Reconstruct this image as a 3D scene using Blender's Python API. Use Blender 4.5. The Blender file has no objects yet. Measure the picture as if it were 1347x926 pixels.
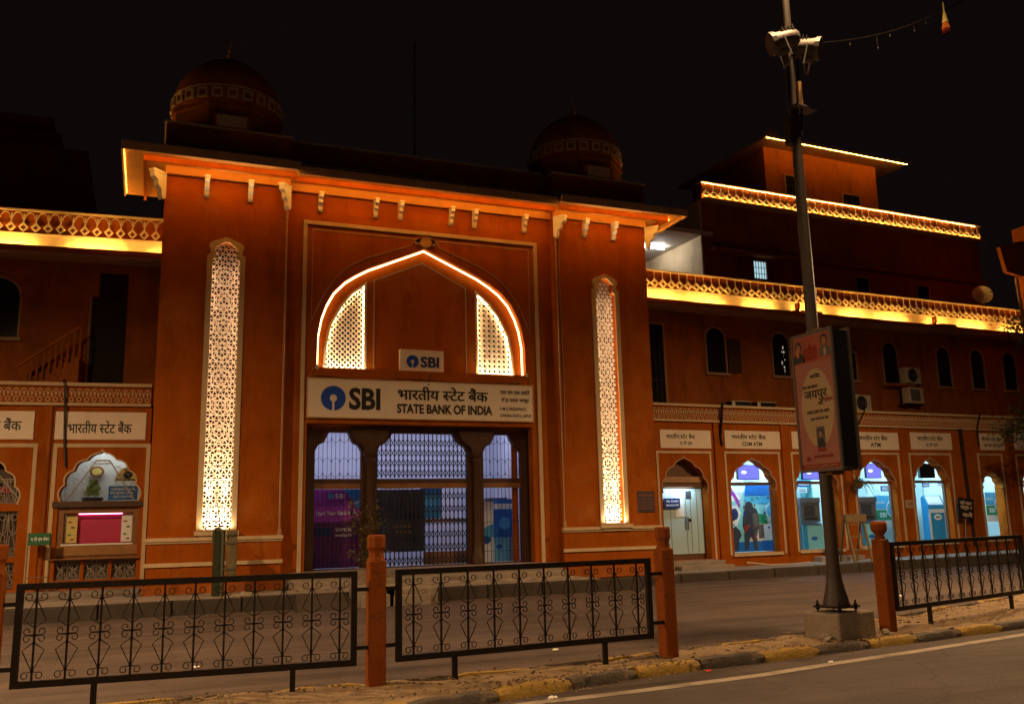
import bpy, bmesh, math, random
from mathutils import Vector, Matrix
from mathutils.geometry import tessellate_polygon
random.seed(7)
SC = bpy.context.scene
COL = SC.collection
PI = math.pi
R = math.radians

# ------------------------------------------------------------------ camera
cam = bpy.data.cameras.new("camera")
cam.sensor_width = 36.0
cam.lens = 31.5575
cam.clip_start = 0.05
cam.clip_end = 3000
camo = bpy.data.objects.new("camera", cam)
COL.objects.link(camo)
yaw, pitch, roll = 0.383611, 0.186160, -0.022968
fw = Vector((math.sin(yaw)*math.cos(pitch), math.cos(yaw)*math.cos(pitch), math.sin(pitch)))
rt = fw.cross(Vector((0, 0, 1))).normalized()
up = rt.cross(fw)
r2 = math.cos(roll)*rt + math.sin(roll)*up
u2 = -math.sin(roll)*rt + math.cos(roll)*up
M = Matrix((r2, u2, -fw)).transposed().to_4x4()
M.translation = (0, 0, 1.6)
camo.matrix_world = M
SC.camera = camo

# ------------------------------------------------------------------ world, light, exposure
SC.view_settings.view_transform = 'Standard'
SC.view_settings.look = 'None'
SC.view_settings.exposure = 0.0
SC.view_settings.gamma = 1.0
SC.cycles.use_denoising = True
SC.cycles.max_bounces = 6
SC.cycles.transparent_max_bounces = 16
SC.cycles.sample_clamp_indirect = 4.0
world = bpy.data.worlds.new("World")
SC.world = world
world.use_nodes = True
wn = world.node_tree
wn.nodes.clear()
wo = wn.nodes.new('ShaderNodeOutputWorld')
wb = wn.nodes.new('ShaderNodeBackground')
ws = wn.nodes.new('ShaderNodeTexSky')
ws.sky_type = 'NISHITA'
ws.sun_disc = False
ws.sun_elevation = R(-7.0)
ws.sun_rotation = R(200)
wmx = wn.nodes.new('ShaderNodeMixRGB')
wmx.blend_type = 'ADD'
wmx.inputs[0].default_value = 1.0
wmx.inputs[2].default_value = (0.068, 0.040, 0.040, 1)      # town glow in the night air
wn.links.new(ws.outputs[0], wmx.inputs[1])
wn.links.new(wmx.outputs[0], wb.inputs[0])
wb.inputs[1].default_value = 0.06
wn.links.new(wb.outputs[0], wo.inputs[0])

def link(o, parent=None):
    COL.objects.link(o)
    if parent is not None:
        o.parent = parent
    return o

sun = bpy.data.lights.new("fill_sun", 'SUN')  # no moon in view; faint sun added to lift dark details
sun.energy = 0.004
sun.angle = R(0.5)
sun.color = (0.8, 0.88, 1.0)
suno = link(bpy.data.objects.new("fill_sun", sun))
suno.rotation_euler = (R(55), 0, R(-20))

SODIUM = (1.0, 0.60, 0.28)
def street_light(loc, power, target=None, size=0.5):
    l = bpy.data.lights.new("street_light", 'AREA')
    l.shape = 'DISK'
    l.size = size
    l.energy = power
    l.color = SODIUM
    o = link(bpy.data.objects.new("street_light", l))
    o.location = loc
    d = Vector(target) - Vector(loc) if target else Vector((0, 0, -1))
    o.rotation_euler = d.to_track_quat('-Z', 'Y').to_euler()
    return o
street_light((-5.5, 12.4, 7.0), 1380)
street_light((17.5, 12.8, 7.3), 1150)
street_light((-1.5, 1.0, 6.9), 640)

def spot(name, loc, target, power, angle, color, blend=0.6, size=0.04):
    l = bpy.data.lights.new(name, 'SPOT')
    l.energy = power
    l.spot_size = R(angle)
    l.spot_blend = blend
    l.shadow_soft_size = size
    l.color = color
    o = link(bpy.data.objects.new(name, l))
    o.location = loc
    o.rotation_euler = (Vector(target)-Vector(loc)).to_track_quat('-Z', 'Y').to_euler()
    return o

# the luminaire on top of the street pole, above the frame: shines down on the median and the near road
spot('street_lamp', (8.4, 8.3, 12.0), (8.0, 7.6, 0), 4300, 138, SODIUM, 0.8, 0.25)

# ------------------------------------------------------------------ materials
MATS = {}
def mat(name, base, rough=0.7, var=0.18, scale=3.0, bump=0.15, bscale=40.0, metal=0.0, streak=0.0, emit=None, estr=0.0,
        dirt=None, dirt_amt=0.0, dscale=1.2, spec=0.4):
    m = bpy.data.materials.new(name)
    m.use_nodes = True
    nt = m.node_tree
    b = nt.nodes['Principled BSDF']
    b.inputs['Roughness'].default_value = rough
    b.inputs['Metallic'].default_value = metal
    b.inputs['Specular IOR Level'].default_value = spec
    tc = nt.nodes.new('ShaderNodeTexCoord')
    n1 = nt.nodes.new('ShaderNodeTexNoise')
    n1.inputs['Scale'].default_value = scale
    n1.inputs['Detail'].default_value = 6
    n1.inputs['Roughness'].default_value = 0.65
    nt.links.new(tc.outputs['Object'], n1.inputs['Vector'])
    mr = nt.nodes.new('ShaderNodeMapRange')
    mr.inputs[1].default_value = 0.25
    mr.inputs[2].default_value = 0.75
    mr.inputs[3].default_value = 1.0-var
    mr.inputs[4].default_value = 1.0+var
    nt.links.new(n1.outputs['Fac'], mr.inputs[0])
    mul = nt.nodes.new('ShaderNodeVectorMath')
    mul.operation = 'SCALE'
    mul.inputs[0].default_value = base[:3]
    nt.links.new(mr.outputs[0], mul.inputs['Scale'])
    col = mul.outputs[0]
    if streak > 0:
        mp = nt.nodes.new('ShaderNodeMapping')
        mp.inputs['Scale'].default_value = (1.5, 1.5, 0.30)
        nt.links.new(tc.outputs['Object'], mp.inputs[0])
        n2 = nt.nodes.new('ShaderNodeTexNoise')
        n2.inputs['Scale'].default_value = 1.6
        n2.inputs['Detail'].default_value = 8
        n2.inputs['Roughness'].default_value = 0.7
        nt.links.new(mp.outputs[0], n2.inputs['Vector'])
        m2 = nt.nodes.new('ShaderNodeMapRange')
        m2.inputs[1].default_value = 0.5
        m2.inputs[2].default_value = 0.72
        m2.inputs[3].default_value = 1.0
        m2.inputs[4].default_value = 1.0-streak
        nt.links.new(n2.outputs['Fac'], m2.inputs[0])
        s2 = nt.nodes.new('ShaderNodeVectorMath')
        s2.operation = 'SCALE'
        nt.links.new(col, s2.inputs[0])
        nt.links.new(m2.outputs[0], s2.inputs['Scale'])
        col = s2.outputs[0]
    if dirt is not None:
        n3 = nt.nodes.new('ShaderNodeTexNoise')
        n3.inputs['Scale'].default_value = dscale
        n3.inputs['Detail'].default_value = 9
        n3.inputs['Roughness'].default_value = 0.72
        nt.links.new(tc.outputs['Object'], n3.inputs['Vector'])
        m3 = nt.nodes.new('ShaderNodeMapRange')
        m3.inputs[1].default_value = 0.52
        m3.inputs[2].default_value = 0.66
        m3.inputs[3].default_value = 0.0
        m3.inputs[4].default_value = dirt_amt
        nt.links.new(n3.outputs['Fac'], m3.inputs[0])
        mx = nt.nodes.new('ShaderNodeMixRGB')
        mx.inputs[2].default_value = (*dirt, 1)
        nt.links.new(m3.outputs[0], mx.inputs[0])
        nt.links.new(col, mx.inputs[1])
        col = mx.outputs[0]
    nt.links.new(col, b.inputs['Base Color'])
    if bump > 0:
        nb = nt.nodes.new('ShaderNodeTexNoise')
        nb.inputs['Scale'].default_value = bscale
        nb.inputs['Detail'].default_value = 5
        nt.links.new(tc.outputs['Object'], nb.inputs['Vector'])
        bp = nt.nodes.new('ShaderNodeBump')
        bp.inputs['Strength'].default_value = bump
        bp.inputs['Distance'].default_value = 0.02
        nt.links.new(nb.outputs['Fac'], bp.inputs['Height'])
        nt.links.new(bp.outputs[0], b.inputs['Normal'])
    if emit is not None:
        b.inputs['Emission Color'].default_value = (*emit, 1)
        b.inputs['Emission Strength'].default_value = estr
    MATS[name] = m
    return m

WALL = mat('terracotta_plaster', (0.345, 0.084, 0.006), 0.9, 0.20, 1.3, 0.35, 18, streak=0.38, dirt=(0.37, 0.125, 0.022), dirt_amt=0.75, dscale=1.4, spec=0.08)
WALL2 = mat('terracotta_plaster_weathered', (0.36, 0.105, 0.020), 0.92, 0.22, 1.1, 0.25, 22, streak=0.45, dirt=(0.15, 0.065, 0.03), dirt_amt=0.5, dscale=0.8, spec=0.08)
CREAM = mat('cream_paint', (0.58, 0.43, 0.26), 0.75, 0.14, 2.5, 0.1, 30, streak=0.12)
SOFF = mat('amber_glow_soffit', (0.52, 0.25, 0.065), 0.8, 0.12, 2.0, 0.1, 30, streak=0.15, spec=0.08)  # amber glow of the eave lights is put into this colour
WHITE = mat('white_plaster', (0.74, 0.70, 0.62), 0.7, 0.08, 2.5, 0.1, 30)
MOTIF = mat('ochre_relief', (0.50, 0.28, 0.11), 0.6, 0.2, 9, 0.15, 40)
DULLT = mat('faded_trim_paint', (0.42, 0.25, 0.13), 0.7, 0.2, 3, 0.1, 30, streak=0.2)
JALI = mat('white_jali_stone', (0.76, 0.70, 0.60), 0.6, 0.10, 9, 0.1, 60)
PANED = mat('dark_pane', (0.018, 0.014, 0.012), 0.12, 0.2, 3, 0.0, spec=0.6)
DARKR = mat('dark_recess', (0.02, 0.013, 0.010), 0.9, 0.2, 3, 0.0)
SIGNW = mat('sign_white', (0.78, 0.66, 0.54), 0.5, 0.05, 2, 0.03, 20, streak=0.10)
INK = mat('sign_black', (0.016, 0.013, 0.012), 0.5, 0.05, 4, 0)
SBLUE = mat('logo_blue', (0.010, 0.065, 0.45), 0.45, 0.05, 4, 0)
WOOD = mat('dark_wood', (0.060, 0.026, 0.012), 0.5, 0.25, 6, 0.2, 50)
WOODL = mat('brown_wood', (0.22, 0.095, 0.030), 0.5, 0.25, 6, 0.2, 50)
IRON = mat('black_iron', (0.014, 0.012, 0.011), 0.45, 0.25, 14, 0.2, 80, metal=0.0, dirt=(0.045, 0.020, 0.010), dirt_amt=0.6, dscale=9, spec=0.2)
GRILL = mat('dark_grille', (0.012, 0.012, 0.018), 0.6, 0.1, 8, 0)
SCRG = mat('grey_scroll_iron', (0.30, 0.26, 0.22), 0.5, 0.15, 8, 0.1)
POSTM = mat('orange_post_paint', (0.25, 0.066, 0.012), 0.8, 0.18, 5, 0.25, 35, streak=0.25, spec=0.08, dirt=(0.07, 0.03, 0.02), dirt_amt=0.7, dscale=5)
ASPH = mat('asphalt', (0.082, 0.064, 0.060), 0.8, 0.30, 0.5, 0.7, 130, dirt=(0.115, 0.095, 0.075), dirt_amt=0.6, dscale=0.35)
ASPHF = mat('asphalt_worn', (0.085, 0.062, 0.054), 0.75, 0.32, 0.6, 0.5, 110, dirt=(0.045, 0.036, 0.030), dirt_amt=0.7, dscale=0.5)
def wear(m, crack=0.5, streak=0.35):
    nt = m.node_tree; b = nt.nodes['Principled BSDF']
    src = b.inputs['Base Color'].links[0].from_socket
    tc = nt.nodes.new('ShaderNodeTexCoord')
    v = nt.nodes.new('ShaderNodeTexVoronoi'); v.feature = 'DISTANCE_TO_EDGE'; v.inputs['Scale'].default_value = 0.55
    wv = nt.nodes.new('ShaderNodeTexNoise'); wv.inputs['Scale'].default_value = 2.5; wv.inputs['Detail'].default_value = 6
    ad = nt.nodes.new('ShaderNodeMixRGB'); ad.blend_type = 'ADD'; ad.inputs[0].default_value = 0.35
    nt.links.new(tc.outputs['Object'], wv.inputs['Vector']); nt.links.new(tc.outputs['Object'], ad.inputs[1]); nt.links.new(wv.outputs['Color'], ad.inputs[2])
    nt.links.new(ad.outputs[0], v.inputs['Vector'])
    mr = nt.nodes.new('ShaderNodeMapRange'); mr.inputs[1].default_value = 0.0; mr.inputs[2].default_value = 0.012; mr.inputs[3].default_value = 1-crack; mr.inputs[4].default_value = 1.0
    nt.links.new(v.outputs['Distance'], mr.inputs[0])
    mp = nt.nodes.new('ShaderNodeMapping'); mp.inputs['Scale'].default_value = (0.12, 1.5, 1.0); mp.inputs['Rotation'].default_value = (0, 0, R(-6))
    nt.links.new(tc.outputs['Object'], mp.inputs[0])
    n = nt.nodes.new('ShaderNodeTexNoise'); n.inputs['Scale'].default_value = 1.4; n.inputs['Detail'].default_value = 7; n.inputs['Roughness'].default_value = 0.6
    nt.links.new(mp.outputs[0], n.inputs['Vector'])
    m2 = nt.nodes.new('ShaderNodeMapRange'); m2.inputs[1].default_value = 0.3; m2.inputs[2].default_value = 0.7; m2.inputs[3].default_value = 1-streak; m2.inputs[4].default_value = 1+streak
    nt.links.new(n.outputs['Fac'], m2.inputs[0])
    g_ = nt.nodes.new('ShaderNodeTexNoise'); g_.inputs['Scale'].default_value = 55; g_.inputs['Detail'].default_value = 3
    nt.links.new(tc.outputs['Object'], g_.inputs['Vector'])
    m3 = nt.nodes.new('ShaderNodeMapRange'); m3.inputs[1].default_value = 0.3; m3.inputs[2].default_value = 0.7; m3.inputs[3].default_value = 0.65; m3.inputs[4].default_value = 1.4
    nt.links.new(g_.outputs['Fac'], m3.inputs[0])
    k1 = nt.nodes.new('ShaderNodeMath'); k1.operation = 'MULTIPLY'; nt.links.new(mr.outputs[0], k1.inputs[0]); nt.links.new(m2.outputs[0], k1.inputs[1])
    k2 = nt.nodes.new('ShaderNodeMath'); k2.operation = 'MULTIPLY'; nt.links.new(k1.outputs[0], k2.inputs[0]); nt.links.new(m3.outputs[0], k2.inputs[1])
    sc = nt.nodes.new('ShaderNodeVectorMath'); sc.operation = 'SCALE'; nt.links.new(src, sc.inputs[0]); nt.links.new(k2.outputs[0], sc.inputs['Scale'])
    nt.links.new(sc.outputs[0], b.inputs['Base Color'])
wear(ASPH, 0.30, 0.35); wear(ASPHF, 0.30, 0.45)
PAVE = mat('pavement_stone', (0.26, 0.23, 0.20), 0.75, 0.25, 2.2, 0.35, 40, dirt=(0.10, 0.08, 0.06), dirt_amt=0.6, dscale=1.5)
KFACE = mat('kerb_dark_stone', (0.048, 0.037, 0.030), 0.85, 0.3, 3, 0.4, 30)
KYEL = mat('kerb_yellow', (0.32, 0.20, 0.038), 0.8, 0.30, 6, 0.6, 26, dirt=(0.20, 0.145, 0.09), dirt_amt=1.0, dscale=3.6)
KBLK = mat('kerb_black', (0.075, 0.060, 0.048), 0.8, 0.35, 6, 0.6, 26, dirt=(0.24, 0.175, 0.11), dirt_amt=0.9, dscale=3.2)
DIRT = mat('dirt', (0.235, 0.165, 0.095), 0.95, 0.35, 4, 1.0, 30, dirt=(0.095, 0.06, 0.035), dirt_amt=0.85, dscale=3.2)
PEB = mat('pebble', (0.25, 0.175, 0.105), 0.9, 0.4, 3, 0.4, 50)
LINEP = mat('road_paint', (0.34, 0.29, 0.24), 0.75, 0.2, 3, 0.4, 90, dirt=(0.12, 0.10, 0.08), dirt_amt=0.8, dscale=2.2)
CONC = mat('concrete', (0.30, 0.25, 0.20), 0.85, 0.25, 5, 0.5, 30, streak=0.2, dirt=(0.14, 0.11, 0.08), dirt_amt=0.7, dscale=3)
STEEL = mat('pole_steel', (0.066, 0.050, 0.042), 0.5, 0.18, 6, 0.1, 40, metal=0.0)
GALV = mat('grey_casting', (0.13, 0.112, 0.10), 0.55, 0.2, 10, 0.15, 50, metal=0.2)
BLACKP = mat('black_plastic', (0.010, 0.010, 0.012), 0.4, 0.1, 8, 0)
ACW = mat('ac_casing', (0.50, 0.44, 0.36), 0.5, 0.12, 6, 0.05, 30, streak=0.25)
GREEN = mat('green_sign_paint', (0.02, 0.13, 0.055), 0.5, 0.1, 6, 0.05)
GUARDG = mat('faded_green_metal', (0.10, 0.105, 0.06), 0.55, 0.3, 7, 0.15, dirt=(0.09, 0.05, 0.025), dirt_amt=0.6, dscale=7)
LEAF = mat('leaf', (0.055, 0.075, 0.022), 0.6, 0.45, 9, 0.1, 60)
LEAFD = mat('leaf_dark', (0.055, 0.062, 0.020), 0.6, 0.45, 9, 0.1, 60)
BARK = mat('bark', (0.085, 0.055, 0.032), 0.9, 0.3, 12, 0.6, 40)
LADDER = mat('ladder_paint', (0.20, 0.15, 0.075), 0.6, 0.2, 8, 0.1, dirt=(0.25, 0.15, 0.06), dirt_amt=0.5, dscale=8)
BB_PINK = mat('poster_pink', (0.36, 0.15, 0.125), 0.4, 0.12, 2.5, 0.03)
BB_DPINK = mat('poster_rose', (0.34, 0.095, 0.065), 0.4, 0.1, 2.5, 0.0)
BB_CREAM = mat('poster_cream', (0.44, 0.33, 0.20), 0.4, 0.06, 2.5, 0.0)
BB_RED = mat('poster_red', (0.26, 0.03, 0.018), 0.4, 0.1, 3, 0)
BB_SKIN = mat('print_skin', (0.32, 0.155, 0.085), 0.5, 0.1, 3, 0)
BB_ORNG = mat('print_orange', (0.62, 0.19, 0.02), 0.5, 0.1, 3, 0)
BB_GREY = mat('print_grey', (0.11, 0.095, 0.09), 0.5, 0.3, 7, 0)
PRW = mat('print_white', (0.78, 0.82, 0.84), 0.5, 0.03, 3, 0)
PRB = mat('print_blue', (0.012, 0.13, 0.45), 0.4, 0.1, 2, 0)
PRLB = mat('print_light_blue', (0.07, 0.40, 0.72), 0.4, 0.12, 2, 0)
PRCY = mat('print_cyan', (0.22, 0.62, 0.72), 0.4, 0.12, 2, 0)
PRG = mat('print_green', (0.02, 0.26, 0.12), 0.4, 0.1, 2, 0)
PRN = mat('print_navy', (0.015, 0.03, 0.14), 0.4, 0.1, 2, 0)
PRP = mat('print_purple', (0.34, 0.045, 0.42), 0.4, 0.25, 1.5, 0)
PRMG = mat('print_magenta', (0.50, 0.03, 0.11), 0.4, 0.10, 2, 0)
PRYL = mat('print_yellow', (0.62, 0.50, 0.16), 0.4, 0.15, 9, 0)
PRDK = mat('print_charcoal', (0.030, 0.034, 0.045), 0.5, 0.3, 9, 0)
ROOMW = mat('room_white', (0.62, 0.74, 0.76), 0.6, 0.04, 2, 0.0)
ROOMV = mat('lobby_white', (0.62, 0.62, 0.74), 0.6, 0.05, 2, 0.0)
ROOMF = mat('room_floor', (0.35, 0.36, 0.36), 0.4, 0.1, 3, 0.0)
DOORG = mat('door_pale', (0.42, 0.60, 0.64), 0.35, 0.05, 2, 0)
ATMG = mat('atm_grey', (0.10, 0.11, 0.125), 0.4, 0.15, 6, 0)
ATMB = mat('atm_blue', (0.03, 0.30, 0.62), 0.35, 0.05, 4, 0)
TRIMB = mat('brown_trim', (0.14, 0.07, 0.035), 0.5, 0.15, 6, 0.1)
DISH = mat('dish_grey', (0.30, 0.26, 0.22), 0.5, 0.1, 6, 0)
LITTER = mat('white_litter', (0.85, 0.83, 0.80), 0.5, 0.05, 5, 0)
REDL = mat('red_litter', (0.6, 0.05, 0.02), 0.5, 0.05, 5, 0)

def emis(name, color, s):
    m = bpy.data.materials.new(name)
    m.use_nodes = True
    nt = m.node_tree
    nt.nodes.clear()
    o = nt.nodes.new('ShaderNodeOutputMaterial')
    e = nt.nodes.new('ShaderNodeEmission')
    e.inputs[0].default_value = (*color, 1)
    e.inputs[1].default_value = s
    nt.links.new(e.outputs[0], o.inputs[0])
    MATS[name] = m
    return m
WARM = (1.0, 0.52, 0.10)
LED = emis('led_warm', WARM, 320.0)
LEDE = emis('led_eave', (1.0, 0.46, 0.065), 34.0)
LEDP = emis('led_penthouse', (1.0, 0.42, 0.05), 130.0)
LEDO = emis('led_eave_outer', (1.0, 0.42, 0.05), 60.0)
LEDU = emis('led_terrace', (1.0, 0.52, 0.12), 120.0)
LEDJ = emis('led_jali', (1.0, 0.62, 0.26), 150.0)
LEDN = emis('led_niche', (1.0, 0.70, 0.40), 30.0)
ROPE = emis('led_rope', (1.0, 0.56, 0.22), 7.5)
COOL = emis('room_tube', (0.42, 0.80, 1.0), 150.0)
COOLP = emis('poster_tube', (0.55, 0.85, 1.0), 300.0)
COOLV = emis('lobby_tube', (0.70, 0.76, 1.0), 12.5)
COOLF = emis('banner_fill', (0.80, 0.80, 1.0), 34.0)  # for the fill lamp added in front of the banner
TUBEW = emis('white_tube', (1.0, 0.97, 0.90), 90.0)
PINKT = emis('pink_tube', (1.0, 0.30, 0.50), 7.0)
SCRN = emis('screen_violet', (0.17, 0.17, 1.0), 1.5)
SCRNB = emis('screen_glint', (0.62, 0.70, 1.0), 2.2)
WINL = emis('lit_window_glow', (0.55, 0.85, 0.95), 0.8)
WINW = emis('lit_window_white', (0.9, 0.75, 0.6), 0.5)

def glass(name):
    m = bpy.data.materials.new(name)
    m.use_nodes = True
    nt = m.node_tree
    nt.nodes.clear()
    o = nt.nodes.new('ShaderNodeOutputMaterial')
    t = nt.nodes.new('ShaderNodeBsdfTransparent')
    t.inputs[0].default_value = (0.93, 0.97, 0.97, 1)
    g = nt.nodes.new('ShaderNodeBsdfGlossy')
    g.inputs['Roughness'].default_value = 0.03
    f0 = nt.nodes.new('ShaderNodeLayerWeight')
    f0.inputs[0].default_value = 0.5
    f = nt.nodes.new('ShaderNodeMath'); f.operation = 'POWER'; f.inputs[1].default_value = 4.0
    nt.links.new(f0.outputs['Facing'], f.inputs[0])
    mx = nt.nodes.new('ShaderNodeMixShader')
    nt.links.new(f.outputs[0], mx.inputs[0])
    nt.links.new(t.outputs[0], mx.inputs[1])
    nt.links.new(g.outputs[0], mx.inputs[2])
    nt.links.new(mx.outputs[0], o.inputs[0])
    return m
GLASS = glass('pane_glass')

# ------------------------------------------------------------------ mesh builder
class MB:
    def __init__(s):
        s.v = []; s.f = []; s.m = []; s.mi = 0
    def add(s, vs, fs):
        o = len(s.v)
        s.v += [tuple(v) for v in vs]
        s.f += [tuple(i+o for i in f) for f in fs]
        s.m += [s.mi]*len(fs)
        return s
    def box(s, x0, x1, y0, y1, z0, z1):
        return s.add([(x0,y0,z0),(x1,y0,z0),(x1,y1,z0),(x0,y1,z0),(x0,y0,z1),(x1,y0,z1),(x1,y1,z1),(x0,y1,z1)],
              [(0,3,2,1),(4,5,6,7),(0,1,5,4),(1,2,6,5),(2,3,7,6),(3,0,4,7)])
    def cbox(s, x0, x1, y0, y1, z0, z1, c=0.02):
        # box with chamfered vertical and top edges
        def ring(z, k):
            a, b, d, e = x0+k, x1-k, y0+k, y1-k
            return [(a+c,d,z),(b-c,d,z),(b,d+c,z),(b,e-c,z),(b-c,e,z),(a+c,e,z),(a,e-c,z),(a,d+c,z)]
        vs = ring(z0,0)+ring(z1-c,0)+ring(z1,c*0.9)
        fs = [tuple(range(7,-1,-1)), tuple(range(16,24))]
        for k in (0, 8):
            for i in range(8):
                j = (i+1) % 8
                fs.append((k+i, k+j, k+8+j, k+8+i))
        return s.add(vs, fs)
    def slab(s, outer, holes, y0, y1):
        loops = [outer]+list(holes)
        pts = [p for l in loops for p in l]
        tri = tessellate_polygon([[Vector((p[0], p[1], 0)) for p in l] for l in loops])
        n = len(pts)
        vs = [(p[0], y0, p[1]) for p in pts]+[(p[0], y1, p[1]) for p in pts]
        fs = []
        for a, b, c in tri:
            pa, pb, pc = pts[a], pts[b], pts[c]
            cr = (pb[0]-pa[0])*(pc[1]-pa[1])-(pb[1]-pa[1])*(pc[0]-pa[0])
            if cr < 0: b, c = c, b
            fs.append((a, b, c)); fs.append((n+c, n+b, n+a))
        o = 0
        for li, l in enumerate(loops):
            k = len(l)
            ar = sum(l[i][0]*l[(i+1)%k][1]-l[(i+1)%k][0]*l[i][1] for i in range(k))
            for i in range(k):
                j = (i+1) % k
                a, b = o+i, o+j
                if (ar > 0) == (li == 0): fs.append((a, n+a, n+b, b)[::-1] if False else (b, a, n+a, n+b)[::-1])
                else: fs.append((b, a, n+a, n+b))
            o += k
        return s.add(vs, fs)
    def strip(s, pts, w, y0, y1, closed=False):
        # flat bar of width w along a path in the x-z plane
        n = len(pts)
        L = []; Rr = []
        for i in range(n):
            p = Vector(pts[i])
            a = Vector(pts[i-1]) if (i > 0 or closed) else None
            b = Vector(pts[(i+1) % n]) if (i < n-1 or closed) else None
            d1 = (p-a).normalized() if a is not None else None
            d2 = (b-p).normalized() if b is not None else None
            if d1 is None: d1 = d2
            if d2 is None: d2 = d1
            n1 = Vector((-d1.y, d1.x)); n2 = Vector((-d2.y, d2.x))
            m = (n1+n2)
            if m.length < 1e-5: m = n1
            m.normalize()
            k = 1.0/max(0.4, m.dot(n1))
            L.append(p+m*w*0.5*k); Rr.append(p-m*w*0.5*k)
        vs = []
        for i in range(n):
            vs += [(L[i].x, y0, L[i].y), (Rr[i].x, y0, Rr[i].y), (Rr[i].x, y1, Rr[i].y), (L[i].x, y1, L[i].y)]
        fs = []
        for i in range(n if closed else n-1):
            a = 4*i; b = 4*((i+1) % n)
            for k in range(4):
                k2 = (k+1) % 4
                fs.append((a+k, a+k2, b+k2, b+k))
        if not closed:
            fs += [(3,2,1,0), (4*n-4, 4*n-3, 4*n-2, 4*n-1)]
        return s.add(vs, fs)
    def tube(s, pts, r, n=6, taper=None, closed=False):
        P = [Vector(p) for p in pts]
        k = len(P)
        vs = []; fs = []
        prev = None
        for i, p in enumerate(P):
            a = P[i-1] if (i > 0 or closed) else p
            b = P[(i+1) % k] if (i < k-1 or closed) else p
            t = (b-a)
            if t.length < 1e-9: t = Vector((0, 0, 1))
            t.normalize()
            if prev is None:
                ref = Vector((0, 0, 1)) if abs(t.z) < 0.9 else Vector((1, 0, 0))
                u = t.cross(ref).normalized()
            else:
                u = (prev - t*prev.dot(t))
                if u.length < 1e-6: u = t.orthogonal()
                u.normalize()
            prev = u
            w = t.cross(u)
            rr = r if taper is None else r*taper[i]
            for q in range(n):
                an = 2*PI*q/n+PI/n
                vs.append(p+u*rr*math.cos(an)+w*rr*math.sin(an))
        for i in range(k if closed else k-1):
            j = (i+1) % k
            for q in range(n):
                q2 = (q+1) % n
                fs.append((i*n+q, i*n+q2, j*n+q2, j*n+q))
        if not closed:
            fs.append(tuple(range(n-1, -1, -1)))
            fs.append(tuple((k-1)*n+q for q in range(n)))
        return s.add(vs, fs)
    def lathe(s, cx, cy, prof, n=16, ang0=0.0):
        vs = []; fs = []
        for r, z in prof:
            for q in range(n):
                a = 2*PI*q/n+ang0
                vs.append((cx+r*math.cos(a), cy+r*math.sin(a), z))
        for i in range(len(prof)-1):
            for q in range(n):
                q2 = (q+1) % n
                fs.append((i*n+q, i*n+q2, (i+1)*n+q2, (i+1)*n+q))
        fs.append(tuple(range(n-1, -1, -1)))
        fs.append(tuple((len(prof)-1)*n+q for q in range(n)))
        return s.add(vs, fs)
    def disc(s, cx, cz, rx, rz, y0, y1, n=24):
        return s.slab([(cx+rx*math.cos(2*PI*i/n), cz+rz*math.sin(2*PI*i/n)) for i in range(n)], [], y0, y1)
    def xf(s, mtx):
        s.v = [tuple(mtx @ Vector(v)) for v in s.v]
        return s
    def merge(s, o):
        k = len(s.v)
        s.v += o.v; s.f += [tuple(i+k for i in f) for f in o.f]; s.m += [s.mi]*len(o.f)
        return s
    def mesh(s, name, mats, smooth=False):
        me = bpy.data.meshes.new(name)
        me.from_pydata(s.v, [], s.f)
        for m in (mats if isinstance(mats, (list, tuple)) else [mats]):
            me.materials.append(m)
        if isinstance(mats, (list, tuple)):
            me.polygons.foreach_set('material_index', s.m)
        bm = bmesh.new(); bm.from_mesh(me)
        bmesh.ops.recalc_face_normals(bm, faces=bm.faces)
        bm.to_mesh(me); bm.free()
        if smooth:
            me.polygons.foreach_set('use_smooth', [True]*len(me.polygons))
            try: me.set_sharp_from_angle(angle=R(40))
            except Exception: pass
        me.update()
        return me
    def build(s, name, mats, parent=None, kind=None, label=None, smooth=False, loc=None):
        o = bpy.data.objects.new(name, s.mesh(name, mats, smooth))
        link(o, parent)
        if loc: o.location = loc
        if kind: o['kind'] = kind
        if label: o['label'] = label
        return o

def inst(src, parent, loc=(0, 0, 0), rot=None, scale=None, name=None):
    o = src.copy()
    link(o, parent)
    o.location = loc
    if rot is not None: o.rotation_euler = rot
    if scale is not None: o.scale = scale
    return o

def thing(name, label, cat, mtx=None, group=None, loc=None):
    o = bpy.data.objects.new(name, None)
    o.empty_display_size = 0.2
    link(o)
    m = mtx.copy() if mtx is not None else Matrix()
    if loc is not None:
        m = m @ Matrix.Translation(loc)
    o.matrix_world = m
    o['label'] = label; o['category'] = cat
    if group: o['group'] = group
    return o

def copy_thing(src, mtx, label=None):
    c = src.copy(); link(c); c.matrix_world = mtx
    if label: c['label'] = label
    for ch in list(src.children):
        d = ch.copy(); link(d, c)
        for g in list(ch.children):
            e = g.copy(); link(e, d)
    return c

# frames of the three building fronts: x along the front, y into the building, z up
GATE = Matrix.Translation((0, 20.5, 0))
RW = Matrix.Translation((12.3, 22.0, 0)) @ Matrix.Rotation(R(2.6), 4, 'Z')
LW = Matrix.Translation((0.0, 22.0, 0)) @ Matrix.Rotation(R(-4.56), 4, 'Z')

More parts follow.
